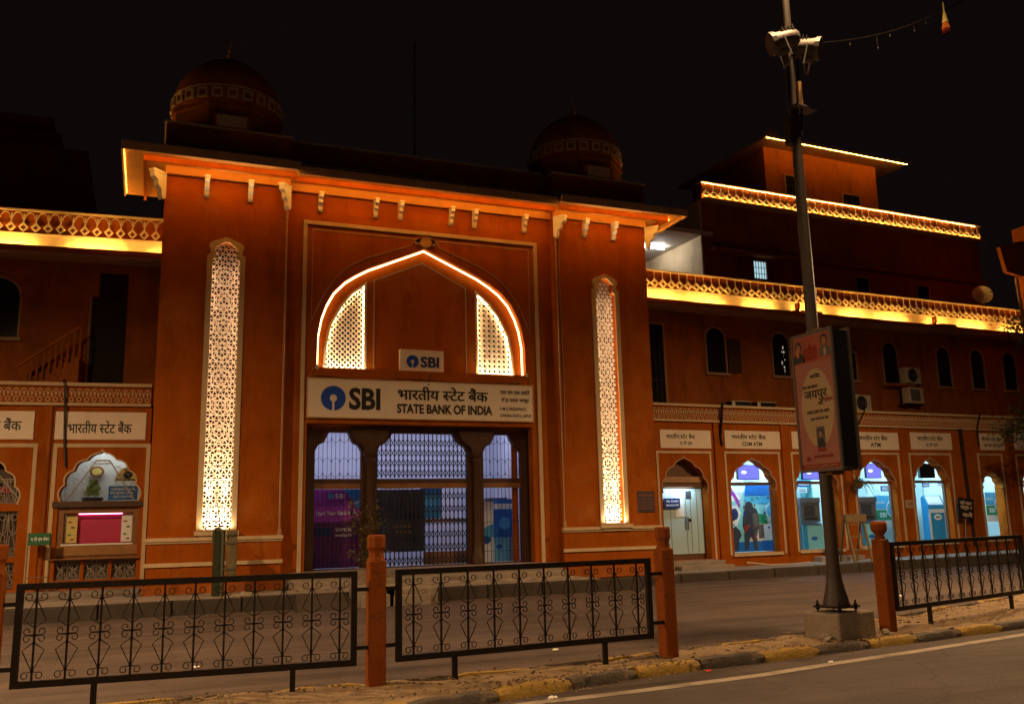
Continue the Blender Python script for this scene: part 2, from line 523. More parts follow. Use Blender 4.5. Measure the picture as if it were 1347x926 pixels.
# ------------------------------------------------------------------ lettering (flat print lying on a sign)
def glyph_mesh(txt, bold=0.0):
    cu = bpy.data.curves.new("lettering", 'FONT')
    cu.body = txt
    cu.size = 1.0
    cu.offset = bold
    cu.resolution_u = 3
    ob = bpy.data.objects.new("lettering", cu)
    COL.objects.link(ob)
    bpy.context.view_layer.update()
    dg = bpy.context.evaluated_depsgraph_get()
    me = bpy.data.meshes.new_from_object(ob.evaluated_get(dg))
    bm = bmesh.new(); bm.from_mesh(me)
    COL.objects.unlink(ob)
    bpy.data.objects.remove(ob); bpy.data.curves.remove(cu); bpy.data.meshes.remove(me)
    return bm

def text_bm(pieces, bold=0.0):
    """pieces: plain strings, or '~X' for the half form of the letter X; returns (verts, faces) laid out on one line"""
    V = []; F = []; x = 0.0
    for p in pieces:
        half = p.startswith('~')
        body = p[1:] if half else p
        b0 = body.strip(' ')
        lead = len(body)-len(body.lstrip(' ')); trail = len(body)-len(body.rstrip(' '))
        x += 0.26*lead
        bm = glyph_mesh(b0, bold)
        if not bm.verts: bm.free(); continue
        if half:
            xs = [v.co.x for v in bm.verts]
            cut = min(xs)+(max(xs)-min(xs))*0.70
            bmesh.ops.bisect_plane(bm, geom=bm.verts[:]+bm.edges[:]+bm.faces[:], plane_co=(cut, 0, 0), plane_no=(1, 0, 0), clear_outer=True)
        xs = [v.co.x for v in bm.verts]
        mn, mxx = min(xs), max(xs)
        bm.verts.index_update()
        o = len(V)
        V += [(v.co.x-mn+x, v.co.y) for v in bm.verts]
        F += [tuple(v.index+o for v in f.verts) for f in bm.faces]
        x += mxx-mn-0.012
        x += 0.26*trail
        bm.free()
    return V, F
TCACHE = {}
def write(lines, y, m, parent, name='lettering', label=None, basis=None):
    """lines: (pieces, x0, x1, z0, z1, bold); one mesh in the plane y"""
    for pieces, x0, x1, z0, z1, bold in lines:
        mb = MB()
        key = (tuple(pieces), bold)
        if key not in TCACHE: TCACHE[key] = text_bm(pieces, bold)
        V, F = TCACHE[key]
        if not V: continue
        xs = [v[0] for v in V]; zs = [v[1] for v in V]
        ax = (x1-x0)/(max(xs)-min(xs)); az = (z1-z0)/(max(zs)-min(zs))
        mb.add([(x0+(v[0]-min(xs))*ax, y, z0+(v[1]-min(zs))*az) for v in V], F)
        if any(ord(ch) > 255 for q in pieces for ch in q):
            mb.add([(x0+(v[0]-min(xs)+.028)*ax, y-.0006, z0+(v[1]-min(zs)+.010)*az) for v in V], F)
        me = bpy.data.meshes.new(name)
        me.from_pydata(mb.v, [], mb.f)
        me.materials.append(m)
        o = bpy.data.objects.new(name, me)
        link(o, parent)
BHAR = ['भारतीय ', '~स', 'टेट ', 'बैंक']

def keyhole(cx, cz, r, y0, y1, n=28):
    """round emblem with a keyhole cut: ring sector plus slot"""
    mb = MB()
    ri = r*0.30; hw = r*0.10
    a0 = -PI/2+math.asin(hw/r); a1 = 3*PI/2-math.asin(hw/r)
    b0 = -PI/2+math.asin(hw/ri); b1 = 3*PI/2-math.asin(hw/ri)
    outer = [(cx+r*math.cos(a0+(a1-a0)*i/n), cz+r*math.sin(a0+(a1-a0)*i/n)) for i in range(n+1)]
    inner = [(cx+ri*math.cos(b1+(b0-b1)*i/n), cz+ri*math.sin(b1+(b0-b1)*i/n)) for i in range(n+1)]
    mb.slab(outer+inner, [], y0, y1)
    return mb

# ------------------------------------------------------------------ outlines
def cusped(x0, x1, zb, zs, za, n=3, dent=0.05, k=40, ogee=0.10):
    """pointed arch with lobes, as a closed outline from the lower left corner"""
    w = (x1-x0)/2; cx = (x0+x1)/2; h = za-zs
    half = []
    for i in range(k+1):
        t = i/k
        a = t*PI/2
        x = -w*math.cos(a)
        z = h*((math.sin(a))*(1-ogee)+ogee*t**6)
        nx, nz = -math.cos(a), math.sin(a)*0.8
        d = dent*abs(math.sin(n*PI*t))*(1-t**8)
        half.append((x+nx*(d-dent*0.5)*(1 if t < .999 else 0)+0.0, z+nz*(d-dent*0.5)*(1 if t < .999 else 0)))
    half[0] = (-w+dent*0.4, 0.0)
    L = [(cx+p[0], zs+p[1]) for p in half]
    Rr = [(cx-p[0], zs+p[1]) for p in half[-2::-1]]
    return [(x0, zb), (x0, zs-0.02)]+L+Rr+[(x1, zs-0.02), (x1, zb)]

def arch_open(pts):   # the curve only, without the bottom edge
    return pts

KEEL = [(3.45, 5.20), (3.46, 5.95), (3.53, 6.35), (3.64, 6.68), (3.82, 7.02), (4.08, 7.30), (4.35, 7.49), (4.66, 7.67), (6.07, 8.29)]
KEEL = KEEL+[(12.14-x, z) for x, z in KEEL[-2::-1]]

def inside(pt, poly):
    x, z = pt; c = False
    j = len(poly)-1
    for i in range(len(poly)):
        xi, zi = poly[i]; xj, zj = poly[j]
        if (zi > z) != (zj > z) and x < (xj-xi)*(z-zi)/(zj-zi)+xi: c = not c
        j = i
    return c
def clip_line(p, d, poly):
    """segments of the infinite line p+t*d that lie inside poly"""
    ts = []
    n = len(poly)
    for i in range(n):
        a = poly[i]; b = poly[(i+1) % n]
        ex, ez = b[0]-a[0], b[1]-a[1]
        den = d[0]*ez-d[1]*ex
        if abs(den) < 1e-9: continue
        t = ((a[0]-p[0])*ez-(a[1]-p[1])*ex)/den
        s = ((a[0]-p[0])*d[1]-(a[1]-p[1])*d[0])/den
        if 0 <= s < 1: ts.append(t)
    ts.sort()
    out = []
    for a, b in zip(ts[:-1], ts[1:]):
        m = (a+b)/2
        if b-a > 0.01 and inside((p[0]+m*d[0], p[1]+m*d[1]), poly): out.append((a, b))
    return out
def lattice(poly, angles, pitch, w, y0, y1, origin, phase=None):
    mb = MB()
    xs = [p[0] for p in poly]; zs = [p[1] for p in poly]
    rad = math.hypot(max(xs)-min(xs), max(zs)-min(zs))
    for ai, ang in enumerate(angles):
        d = (math.cos(ang), math.sin(ang)); nn = (-d[1], d[0])
        k = int(rad/pitch)+2
        ph = (phase[ai] if phase else 0.0)*pitch
        for i in range(-k, k+1):
            p = (origin[0]+nn[0]*(i*pitch+ph), origin[1]+nn[1]*(i*pitch+ph))
            for a, b in clip_line(p, d, poly):
                j = 0.0015*(ai % 4)
                mb.strip([(p[0]+a*d[0], p[1]+a*d[1]), (p[0]+b*d[0], p[1]+b*d[1])], w, y0+j, y1-j)
    return mb

# ================================================================== GROUND
def sheet(name, pts, z, m, kind='structure'):
    mb = MB(); mb.add([(x, y, zz if zz is not None else z) for x, y, zz in [(p[0], p[1], p[2] if len(p) > 2 else None) for p in pts]], [tuple(range(len(pts)))])
    return mb.build(name, m, kind=kind)
sheet('ground', [(-600, -300), (600, -300), (600, 900), (-600, 900)], -0.02, ASPHF)
FR = [(-9, 7.55), (-5, 7.6), (-2, 7.62), (1, 7.7), (2.9, 7.95), (3.6, 8.15), (4.7, 8.42), (5.5, 8.58), (6.4, 8.62), (7.8, 8.83), (9.5, 9.04), (11.2, 9.27), (13.5, 9.75), (17, 10.6), (26, 13.4), (40, 18.5)]
BK = [(-9, 9.15), (-5, 9.2), (-2, 9.25), (1, 9.2), (2.4, 9.13), (3.3, 9.13), (4.8, 9.3), (5.9, 9.5), (7.1, 9.72), (9.0, 10.35), (10.8, 11.0), (12, 11.4), (15, 12.3), (26, 16.0), (40, 21.2)]
def interp(P, x):
    for (xa, ya), (xb, yb) in zip(P[:-1], P[1:]):
        if xa <= x <= xb: return ya+(yb-ya)*(x-xa)/(xb-xa)
    return P[-1][1]
# the two carriageways
nr = [(-60, -40), (60, -40), (60, 24.0), (40, 18.6)]+[(x, y+0.06) for x, y in FR[::-1]]+[(-60, 7.6)]
sheet('near_road', nr, 0.0, ASPH)
fr = [(-60, 18.62), (9.5, 18.62), (12.2, 19.85), (60, 22.1)]+[(60, 27.5), (40, 21.1)]+[(x, y-0.06) for x, y in BK[::-1]]+[(-60, 9.1)]
sheet('far_road', fr[:4]+[(60, 22.0)]+fr[5:], 0.0, ASPHF)
LN = [(-9, 7.32), (1, 7.5), (3.3, 7.80), (4.3, 7.84), (5.9, 8.0), (7.05, 8.22), (8.3, 8.42), (10.7, 8.85), (13.5, 9.4), (17, 10.25), (26, 13.0)]
mb = MB()
for i in range(len(LN)-1):
    (xa, ya), (xb, yb) = LN[i], LN[i+1]
    seg = 8
    for k in range(seg):
        x0 = xa+(xb-xa)*k/seg; x1 = xa+(xb-xa)*(k+1)/seg
        y0 = ya+(yb-ya)*k/seg; y1 = ya+(yb-ya)*(k+1)/seg
        w = 0.075
        mb.add([(x0, y0-w, 0.004), (x1, y1-w, 0.004), (x1, y1+w, 0.004), (x0, y0+w, 0.004)], [(0, 1, 2, 3)])
mb.build('road_edge_line', LINEP, kind='structure')
# tar patches and faded lane marks on the far carriageway
mb = MB()
for i, (x0, x1, y0) in enumerate([(-2, 3.2, 14.2), (5.2, 8.4, 13.4), (8.2, 9.6, 11.3), (10.5, 13.5, 15.2)]):
    mb.add([(x0, y0, .004), (x1, y0+.25, .004), (x1, y0+.33, .004), (x0, y0+.08, .004)], [(0, 1, 2, 3)])
mb.build('lane_mark', mat('faded_lane_paint', (0.12, 0.10, 0.085), 0.8, 0.3, 3, 0.3, 80, dirt=(0.07, 0.06, 0.05), dirt_amt=0.9, dscale=2.5), kind='structure')

# median strip: earth bed between two rows of painted kerb stones
from mathutils import noise as mnoise
mb = MB()
xs = [-9+0.10*i for i in range(260)]
rows = 14
for x in xs:
    a, b = interp(FR, x)+0.16, interp(BK, x)-0.14
    for j in range(rows):
        t = j/(rows-1)
        y = a+(b-a)*t
        h = 0.075+0.05*math.sin(PI*t)*0.6+0.045*mnoise.noise(Vector((x*1.7, y*2.2, 0)))+0.022*mnoise.noise(Vector((x*6, y*6, 3)))
        mb.v.append((x, y, h))
for i in range(len(xs)-1):
    for j in range(rows-1):
        a = i*rows+j
        mb.f.append((a, a+rows, a+rows+1, a+1)); mb.m.append(0)
mb.build('median_earth', DIRT, kind='structure', smooth=True)
kerb = bpy.data.objects.new('kerb', None); link(kerb); kerb['kind'] = 'structure'
def along(P, s0, s1, step):
    """arc positions every step between x limits"""
    out = []; x = s0
    while x < s1:
        y = interp(P, x)
        x2 = x+0.01; y2 = interp(P, x2)
        d = math.hypot(0.01, y2-y)
        out.append((x, y)); x += step*0.01/d
    return out
kv = []
for q in range(4):     # four differently chipped kerb stones, shared by all
    L = 0.845
    mb = MB()
    n = 7
    for i in range(n):
        x = -L/2+L*i/(n-1)
        e = (0.012 if i in (0, n-1) else 0.0)
        jf = random.uniform(-0.012, 0.016); jt = random.uniform(-0.012, 0.008)
        mb.v += [(x, -0.0+jf+e, -0.06), (x, 0.0+jf+e, 0.055+jt), (x, 0.035+jf+e, 0.10+jt-e), (x, 0.15+random.uniform(-.012, .012), 0.105+jt-e), (x, 0.17, -0.06)]
    for i in range(n-1):
        for k in range(5):
            k2 = (k+1) % 5
            mb.f.append((i*5+k, i*5+k2, (i+1)*5+k2, (i+1)*5+k)); mb.m.append(0)
    mb.f += [(4, 3, 2, 1, 0), tuple((n-1)*5+k for k in range(5))]; mb.m += [0, 0]
    kv.append((mb.mesh('kerb_stone', KYEL, True), mb.mesh('kerb_stone', KBLK, True)))
def kerb_row(P, x0, x1, flip, parity=0):
    pts = along(P, x0, x1, 0.87)
    for i in range(len(pts)-1):
        (xa, ya), (xb, yb) = pts[i], pts[i+1]
        o = bpy.data.objects.new('kerb_stone', kv[(i*7) % 4][(i+parity) % 2])
        link(o, kerb)
        o.location = ((xa+xb)/2, (ya+yb)/2, random.uniform(-0.012, 0.010))
        o.rotation_euler = (random.uniform(-.03, .03), random.uniform(-.012, .012), math.atan2(yb-ya, xb-xa)+(PI if flip else 0)+random.uniform(-.02, .02))
kerb_row(FR, -1.3, 24, False, 1)
kerb_row(BK, -2.3, 24, True, 0)
# loose stones, grit and dry leaves on the earth bed: too many to count
mb = MB()
GC = [(random.uniform(-1, 17), random.uniform(.15, .8)) for _ in range(34)]
for i in range(3000):
    gx, gt = GC[random.randrange(34)]
    x = gx+random.gauss(0, .40)
    if x < -1.6 or x > 19: continue
    a, b = interp(FR, x), interp(BK, x)
    t = gt+random.gauss(0, .14)
    if not -0.05 < t < 1.0: continue
    y = a-0.10+(b-a+0.15)*t
    z = 0.10+0.045*mnoise.noise(Vector((x*1.7, y*2.2, 0))) if a+0.1 < y < b-0.1 else (0.102 if a < y < b else 0.004)
    r = random.choice((0.005, 0.007, 0.009, 0.012, 0.018)) * (1.6 if random.random() < .04 else 1)
    an = random.uniform(0, PI)
    vs = [(x+r*math.cos(an+k*PI/2)*random.uniform(.6, 1.2), y+r*math.sin(an+k*PI/2)*random.uniform(.6, 1.2), z+r*.2*random.random()) for k in range(4)]
    vs += [(x, y, z+r*random.uniform(.4, 1.0)), (x, y, z-r)]
    mb.add(vs, [(0, 1, 4), (1, 2, 4), (2, 3, 4), (3, 0, 4), (1, 0, 5), (2, 1, 5), (3, 2, 5), (0, 3, 5)])
mb.build('loose_gravel', PEB, kind='stuff')
mb = MB()
for i in range(110):
    cx0 = random.choice((4.6, 5.2, 6.2, 9.1, 9.8, 10.5, 2.6, 3.4))
    x = cx0+random.gauss(0, .35); a, b = interp(FR, x), interp(BK, x)
    y = (a+b)/2+random.gauss(0, .25)
    z = 0.125+0.045*mnoise.noise(Vector((x*1.7, y*2.2, 0)))
    an = random.uniform(0, 2*PI); l = random.uniform(.02, .045); w = l*.45
    c, s_ = math.cos(an), math.sin(an)
    t1 = random.uniform(-.012, .02)
    mb.add([(x, y, z), (x+c*l-s_*w, y+s_*l+c*w, z+t1+.01), (x+2*c*l, y+2*s_*l, z+.012), (x+c*l+s_*w, y+s_*l-c*w, z+.015)], [(0, 1, 2, 3)])
mb.build('dry_leaf_litter', mat('dead_leaf', (0.075, 0.042, 0.02), 0.9, 0.5, 20, 0), kind='stuff')

# pavements by the buildings
mb = MB()
mb.add([(-40, 18.66, .25), (9.6, 18.66, .28), (9.6, 30, .28), (-40, 30, .25)], [(0, 1, 2, 3)])
mb.build('pavement', PAVE, kind='structure')
mb = MB()
mb.add([(9.6, 19.75, .17), (12.2, 19.85, .17), (60, 22.1, .5), (60, 32, .5), (9.6, 30, .17)], [(0, 1, 2, 3, 4)])
mb.build('pavement', PAVE, kind='structure')
pk = bpy.data.objects.new('pavement_kerb', None); link(pk); pk['kind'] = 'structure'
pmesh = []
for h in (.27, .22):
    mb = MB(); mb.cbox(-0.73, 0.73, 0, 0.22, -0.05, h, 0.02); pmesh.append(mb.mesh('kerb_slab', KFACE))
for i in range(16):
    x = -9+1.5*i*0.8
    o = bpy.data.objects.new('kerb_slab', pmesh[0]); link(o, pk)
    o.location = (-9.0+1.49*i*0.85, 18.60+random.uniform(-.01, .01), random.uniform(-.01, .01)); o.scale = (0.85, 1, 1)
    if -9.0+1.49*i*0.85 > 8.9: break
for i in range(24):
    o = bpy.data.objects.new('kerb_slab', pmesh[1]); link(o, pk)
    o.location = (10.2+1.48*i, 19.74+(1.48*i)*0.047+random.uniform(-.01, .01), -0.03+0.0069*1.48*i); o.rotation_euler = (0, 0, 0.047)

# ================================================================== GATEHOUSE
g = thing('gatehouse', 'tall terracotta bank gatehouse with pointed arch, glowing eave and two rooftop domes', 'building', GATE)
Y0 = -0.10      # front of the two side bays
YC = 0.12       # front of the recessed centre bay
def cusp_niche(cx, w, zb, zt):
    # tall narrow opening with a rounded three-lobed head
    hw = w/2
    pts = [(cx-hw, zb), (cx+hw, zb), (cx+hw, zt-0.47), (cx+hw-0.015, zt-0.42), (cx+hw-0.075, zt-0.39), (cx+hw-0.065, zt-0.30), (cx+hw-0.03, zt-0.22), (cx+hw-0.06, zt-0.15), (cx+hw-0.12, zt-0.11), (cx+0.11, zt-0.04), (cx+0.05, zt-0.008), (cx, zt)]
    return pts+[(2*cx-x, z) for x, z in pts[-2:1:-1]]
NL, NR = 1.36, 10.91
nich = [(NL, 0.60, 1.57, 7.93), (NR, 0.58, 1.50, 7.86)]
for (cx, w, zb, zt), (x0, x1) in zip(nich, ((0.0, 2.72), (9.46, 12.2))):
    mb = MB()
    mb.slab([(x0, 0.2), (x1, 0.2), (x1, 9.6), (x0, 9.6)], [cusp_niche(cx, w+.09, zb, zt+.03)], Y0, 0.30)
    mb.box(x0+.1, x1-.1, 0.302, 0.36, 1.0, 8.5)
    mb.build('wall', [WALL], g, label=None)
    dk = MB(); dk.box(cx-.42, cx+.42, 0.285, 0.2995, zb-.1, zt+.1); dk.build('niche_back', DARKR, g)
# side and rear walls, roof
mb = MB()
mb.box(0.0, 0.3, 0.302, 4.4, 0.2, 9.6)
mb.box(11.9, 12.2, 0.302, 4.4, 0.2, 9.6)
mb.box(0.3, 11.9, 4.1, 4.4, 0.2, 9.6)
mb.build('side_wall', WALL, g)
# centre bay: wall with the great arch recess and the entrance opening
ENT = [(3.25, 0.2), (8.82, 0.2), (8.82, 3.90), (3.25, 3.90)]
mb = MB()
outer = [(2.72, 0.2), (3.25, 0.2), (3.25, 3.90), (8.82, 3.90), (8.82, 0.2), (9.46, 0.2), (9.46, 9.6), (2.72, 9.6)]
mb.slab(outer, [KEEL], YC, 0.40)
mb.build('wall', WALL, g)
# recessed tympanum behind the arch, with the two jali openings
jl = [(3.66, 5.20), (4.64, 5.20), (4.64, 7.34), (4.28, 7.05), (4.03, 6.72), (3.79, 6.24), (3.69, 5.70)]
jr = [(12.12-x, z) for x, z in jl[::-1]]
tym = [(x, z) for x, z in KEEL]
big = [(3.3, 5.05), (8.84, 5.05), (8.84, 7.2), (6.07, 8.45), (3.3, 7.2)]
mb = MB(); mb.slab(big, [jl, jr], 0.402, 0.52); mb.build('tympanum', WALL, g)
for j in (jl, jr):
    cx = sum(p[0] for p in j)/len(j)
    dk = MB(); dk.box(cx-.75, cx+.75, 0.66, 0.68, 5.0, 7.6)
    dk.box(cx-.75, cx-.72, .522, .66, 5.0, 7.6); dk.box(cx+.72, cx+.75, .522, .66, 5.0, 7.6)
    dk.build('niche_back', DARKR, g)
    jp = MB()
    jp.merge(lattice(j, [PI/4, 3*PI/4], 0.092, 0.026, 0.46, 0.49, (j[0][0], 5.2)))
    zq = 5.26
    while zq < 7.3:
        xq = min(p[0] for p in j)+0.05
        while xq < max(p[0] for p in j):
            if inside((xq, zq), j): jp.disc(xq, zq, 0.034, 0.034, 0.458, 0.491, 8)
            xq += 0.130
        zq += 0.130
    o = jp.build('jali_screen', JALI, g); o['kind'] = 'stuff'
    lt = MB(); q_ = [(p[0]+(.008 if p[0] < cx else -.008), min(max(p[1], 5.23), 7.29)) for p in j]; lt.tube([(x, .432, z) for x, z in q_], .008, 4, closed=True); lt.build('led_strip', LEDJ, g)
    fr_ = MB(); fr_.strip(j, 0.06, 0.388, 0.4005, closed=True); fr_.build('jali_frame', CREAM, g)
    # short light bar on the sill of the jali
    sill = MB(); sill.box(min(p[0] for p in j)-.02, max(p[0] for p in j)+.02, 0.20, 0.385, 5.115, 5.16); sill.build('sill', MOTIF, g)
# pentagonal outline on the tympanum
mb = MB(); mb.strip([(4.85, 5.14), (4.85, 7.44), (6.07, 7.98), (7.20, 7.42), (7.20, 5.14)], 0.035, 0.392, 0.402, closed=True); mb.build('panel_outline', DULLT, g)
# arch rope light and outer thin outline
mb = MB()
kp = [(6.07+(x-6.07)*.988, YC+0.17, 5.2+(z-5.2)*.990) for x, z in KEEL]
mb.tube(kp, 0.024, 6); mb.build('rope_light', ROPE, g)
mb = MB()
out1 = [(3.31, 6.28), (3.43, 6.58), (3.62, 7.0), (3.87, 7.37), (4.2, 7.68), (4.63, 7.92), (5.69, 8.32), (5.80, 8.50), (3.31, 8.50)]
mb.strip(out1, 0.028, YC-0.012, YC, closed=True)
mb.build('spandrel_outline', DULLT, g)
mb = MB(); mb.strip([(12.14-x, z) for x, z in out1], 0.028, YC-0.012, YC, closed=True); mb.build('spandrel_outline', DULLT, g)
mb = MB()
for i in range(9):
    a = PI*i/8
    mb.disc(6.07+0.20*math.cos(a), 8.42+0.11*math.sin(a), 0.075, 0.06, YC-0.05, YC-0.006+0.0005*i, 10)
mb.disc(6.07, 8.42, 0.15, 0.12, YC-0.075, YC-0.003, 14)
mb.build('keystone_rosette', MOTIF, g)
# outer frame mouldings of the centre bay
mb = MB(); mb.strip([(3.13, 0.6), (3.13, 8.66), (9.02, 8.66), (9.02, 0.6)], 0.09, YC-0.045, YC); mb.build('frame_moulding', CREAM, g)
# thin double colonnettes on the edges of the side bays
for xx in (2.67, 9.52):
    mb = MB()
    mb.tube([(xx, Y0-0.012, 1.45), (xx, Y0-0.012, 8.72)], 0.022, 6)
    mb.tube([(xx+(0.07 if xx < 6 else -0.07), Y0-0.006, 1.45), (xx+(0.07 if xx < 6 else -0.07), Y0-0.006, 8.62)][:2], 0.012, 6) if False else None
    mb.lathe(xx, Y0-0.02, [(0.02, 8.60), (0.035, 8.64), (0.02, 8.68), (0.04, 8.73), (0.018, 8.80), (0.03, 8.84), (0.004, 8.93)], 8)
    mb.lathe(xx, Y0-0.02, [(0.05, 1.42), (0.05, 1.50), (0.03, 1.56), (0.022, 1.62)], 8)
    mb.build('colonnette', DULLT, g)
# plinth of the side bays
for x0, x1 in ((-0.03, 2.74), (9.44, 12.23)):
    mb = MB(); mb.box(x0+.03, x1-.03, Y0-0.06, Y0-0.001, 0.2, 1.30); mb.build('plinth', WALL, g)
    mb = MB(); mb.box(x0, x1, Y0-0.12, Y0-0.001, 1.345, 1.42); mb.box(x0+.01, x1-.01, Y0-0.09, Y0-0.001, 1.302, 1.343); mb.build('moulding', CREAM, g)
    mb = MB(); mb.box(x0, x1, Y0-0.10, Y0-0.061, 0.83, 0.91); mb.build('moulding', CREAM, g)
    mb = MB(); mb.box(x0-.03, x1+.03, Y0-0.16, Y0-0.002, 0.2, 0.46); mb.build('base_course', WALL2, g)
# jali niches of the side bays
for cx, w, zb, zt in nich:
    op = cusp_niche(cx, w+.088, zb, zt+.028)
    mb = lattice(op, [0, PI/3, 2*PI/3], 0.108, 0.020, 0.13, 0.165, (cx, zb+0.1), [0, 0.5, 0.5])
    z = zb+0.35
    k = 0
    while z < zt-0.35:
        # six-point rosettes repeated up the screen
        for rr in (0.13, 0.235):
            mb.strip([(cx+rr*math.cos(PI/6+i*PI/3), z+rr*math.sin(PI/6+i*PI/3)) for i in range(6)], 0.02, 0.126, 0.168, closed=True)
        z += 0.585; k += 1
    o = mb.build('jali_screen', JALI, g); o['kind'] = 'stuff'
    for sg in (-1, 1):
        lt = MB(); lt.tube([(cx+sg*(w/2+.022), Y0+.03, zb+.02), (cx+sg*(w/2+.022), Y0+.03, zt-.48)], .007, 4); lt.build('led_strip', LEDN, g)
    fo = cusp_niche(cx, w+0.22, zb-0.02, zt+0.10)
    mb = MB(); mb.slab(fo, [cusp_niche(cx, w-0.01, zb+0.001, zt-.01)], Y0-0.035, Y0-0.001); mb.build('jali_frame', CREAM, g)
    mb = MB(); mb.box(cx-.45, cx+.45, Y0-0.16, Y0-0.037, zb-0.12, zb-0.03)
    mb.box(cx-.36, cx+.36, Y0-0.11, Y0-0.037, zb-0.19, zb-0.121); mb.build('sill', CREAM, g)
    mb = MB(); mb.box(cx-.20, cx+.20, Y0+0.06, Y0+0.14, zb+0.001, zb+0.05); mb.build('uplight', BLACKP, g)
JW = (1.0, 0.72, 0.40)
for cx, w, zb, zt in nich:
    for dx in (-.16, .16):
        spot('niche_uplight', (cx+dx, 20.5+0.00, zb+0.09), (cx+dx*0.6, 20.5+0.07, zt-.2), 1100, 30, JW, 0.9, 0.03)
def sill_light(name, loc, power, sx, sy, tilt):
    l = bpy.data.lights.new(name, 'AREA'); l.shape = 'RECTANGLE'; l.size = sx; l.size_y = sy; l.energy = power; l.color = JW
    o = link(bpy.data.objects.new(name, l)); o.location = loc; o.rotation_euler = (R(180-tilt), 0, 0)
for cx, w, zb, zt in nich:
    sill_light('niche_sill_light', (cx, 20.5+Y0-.07, zb+.03), 22, .5, .05, 40)
for cx in (4.16, 7.97):
    sill_light('arch_sill_light', (cx, 20.5+.27, 5.19), 70, .85, .05, 30)
for j, sg in ((jl, 1), (jr, -1)):
    cx = sum(p[0] for p in j[:2])/2 if sg > 0 else (7.48+8.46)/2
    for dx in (-.28, .28):
        spot('arch_uplight', (cx+dx, 20.5+0.30, 5.19), (cx+dx*.5+0.1*sg, 20.5+0.42, 7.2), 700, 60, JW, 0.9, 0.03)

# ---- eave with hidden light strips, pelmet, brackets
ez = 9.56
mb = MB()
mb.box(-0.86, 2.80, -0.95, 2.0, ez, ez+0.10)
mb.box(2.802, 9.38, -0.72, 2.0, ez, ez+0.10)
mb.box(9.382, 13.0, -0.95, 2.0, ez, ez+0.10)
mb.build('eave_slab', SOFF, g)
mb = MB()
mb.box(-0.90, 2.84, -0.99, -0.952, ez-0.055, ez+0.14)
mb.box(2.842, 9.338, -0.76, -0.722, ez-0.055, ez+0.14)
mb.box(9.34, 13.04, -0.99, -0.952, ez-0.055, ez+0.14)
mb.box(-0.90, -0.862, -0.95, 2.0, ez-0.055, ez+0.14)
mb.box(13.002, 13.04, -0.95, 2.0, ez-0.055, ez+0.14)
mb.build('eave_lip', DULLT, g)
mb = MB()
mb.box(-0.46, 2.78, -0.66, -0.60, ez-0.13, ez-0.001)
mb.box(2.782, 9.398, -0.45, -0.39, ez-0.13, ez-0.001)
mb.box(9.40, 12.64, -0.66, -0.60, ez-0.13, ez-0.001)
mb.build('pelmet', WALL, g)
mb = MB()
mb.box(0.0, 2.72, Y0-0.10, Y0-0.002, ez-0.19, ez-0.001); mb.box(2.722, 9.458, YC-0.10, YC-0.002, ez-0.19, ez-0.001); mb.box(9.46, 12.2, Y0-0.10, Y0-0.002, ez-0.19, ez-0.001)
mb.build('cornice_moulding', SOFF, g)
def led(x0, x1, y, z, r=0.013, m=LEDE, parent=g, n=5):
    mb = MB(); mb.tube([(x0, y, z), (x1, y, z)], r, n); return mb.build('led_strip', m, parent)
led(-0.35, 2.65, -0.575, ez-0.095, .011); led(2.85, 9.33, -0.365, ez-0.095, .011); led(9.53, 12.5, -0.575, ez-0.095, .011)
led(-0.8, 2.75, -0.93, ez-0.018, 0.006, LEDO); led(2.85, 9.33, -0.70, ez-0.018, 0.006, LEDO); led(9.45, 12.95, -0.93, ez-0.018, 0.006, LEDO)
mb = MB(); mb.tube([(-0.845, -0.93, ez-.014), (-0.845, 1.9, ez-.014)], 0.002, 4); mb.build('led_strip', LEDO, g)
mb = MB(); mb.box(-0.46, -0.40, -0.599, 1.95, ez-0.13, ez-0.001); mb.build('pelmet', WALL, g)
mb = MB(); mb.tube([(12.69, -0.60, ez-.06), (12.69, 1.9, ez-.06)], 0.008, 5); mb.build('led_strip', LEDO, g)
mb = MB(); mb.box(12.58, 12.64, -0.599, 1.95, ez-0.13, ez-0.001); mb.build('pelmet', WALL, g)
# scrolled brackets under the cornice
bk = MB()
prof = [(0.0, 0.0), (0.0, -0.42), (-0.05, -0.46), (-0.09, -0.40), (-0.10, -0.30), (-0.17, -0.25), (-0.18, -0.16), (-0.26, -0.12), (-0.27, 0.0)]
bk.add([(-0.05, y, z) for y, z in prof]+[(0.05, y, z) for y, z in prof], [tuple(range(9))[::-1], tuple(range(9, 18))]+[(i, (i+1) % 9, 9+(i+1) % 9, 9+i) for i in range(9)])
bk.box(-0.062, 0.062, -0.285, -0.005, -0.035, 0.002)
bmesh_ = bk.mesh('bracket', WHITE)
def bracket(x, yf, s=1.0, rz=0.0, z=ez-0.19):
    o = bpy.data.objects.new('bracket', bmesh_); link(o, g)
    o.location = (x, yf, z); o.rotation_euler = (0, 0, rz); o.scale = (s, s, s)
for x in (0.88, 1.83): bracket(x, Y0-0.002)
for x in (10.36, 11.22): bracket(x, Y0-0.002)
for x in (3.46, 4.80, 5.42, 6.73, 7.35, 8.72): bracket(x, YC-0.002, 0.95)
bracket(2.70, Y0-0.05, 1.25, R(-40)); bracket(9.48, Y0-0.05, 1.25, R(40))
bracket(-0.02, Y0-0.02, 1.35, R(-45)); bracket(12.22, Y0-0.02, 1.35, R(45))
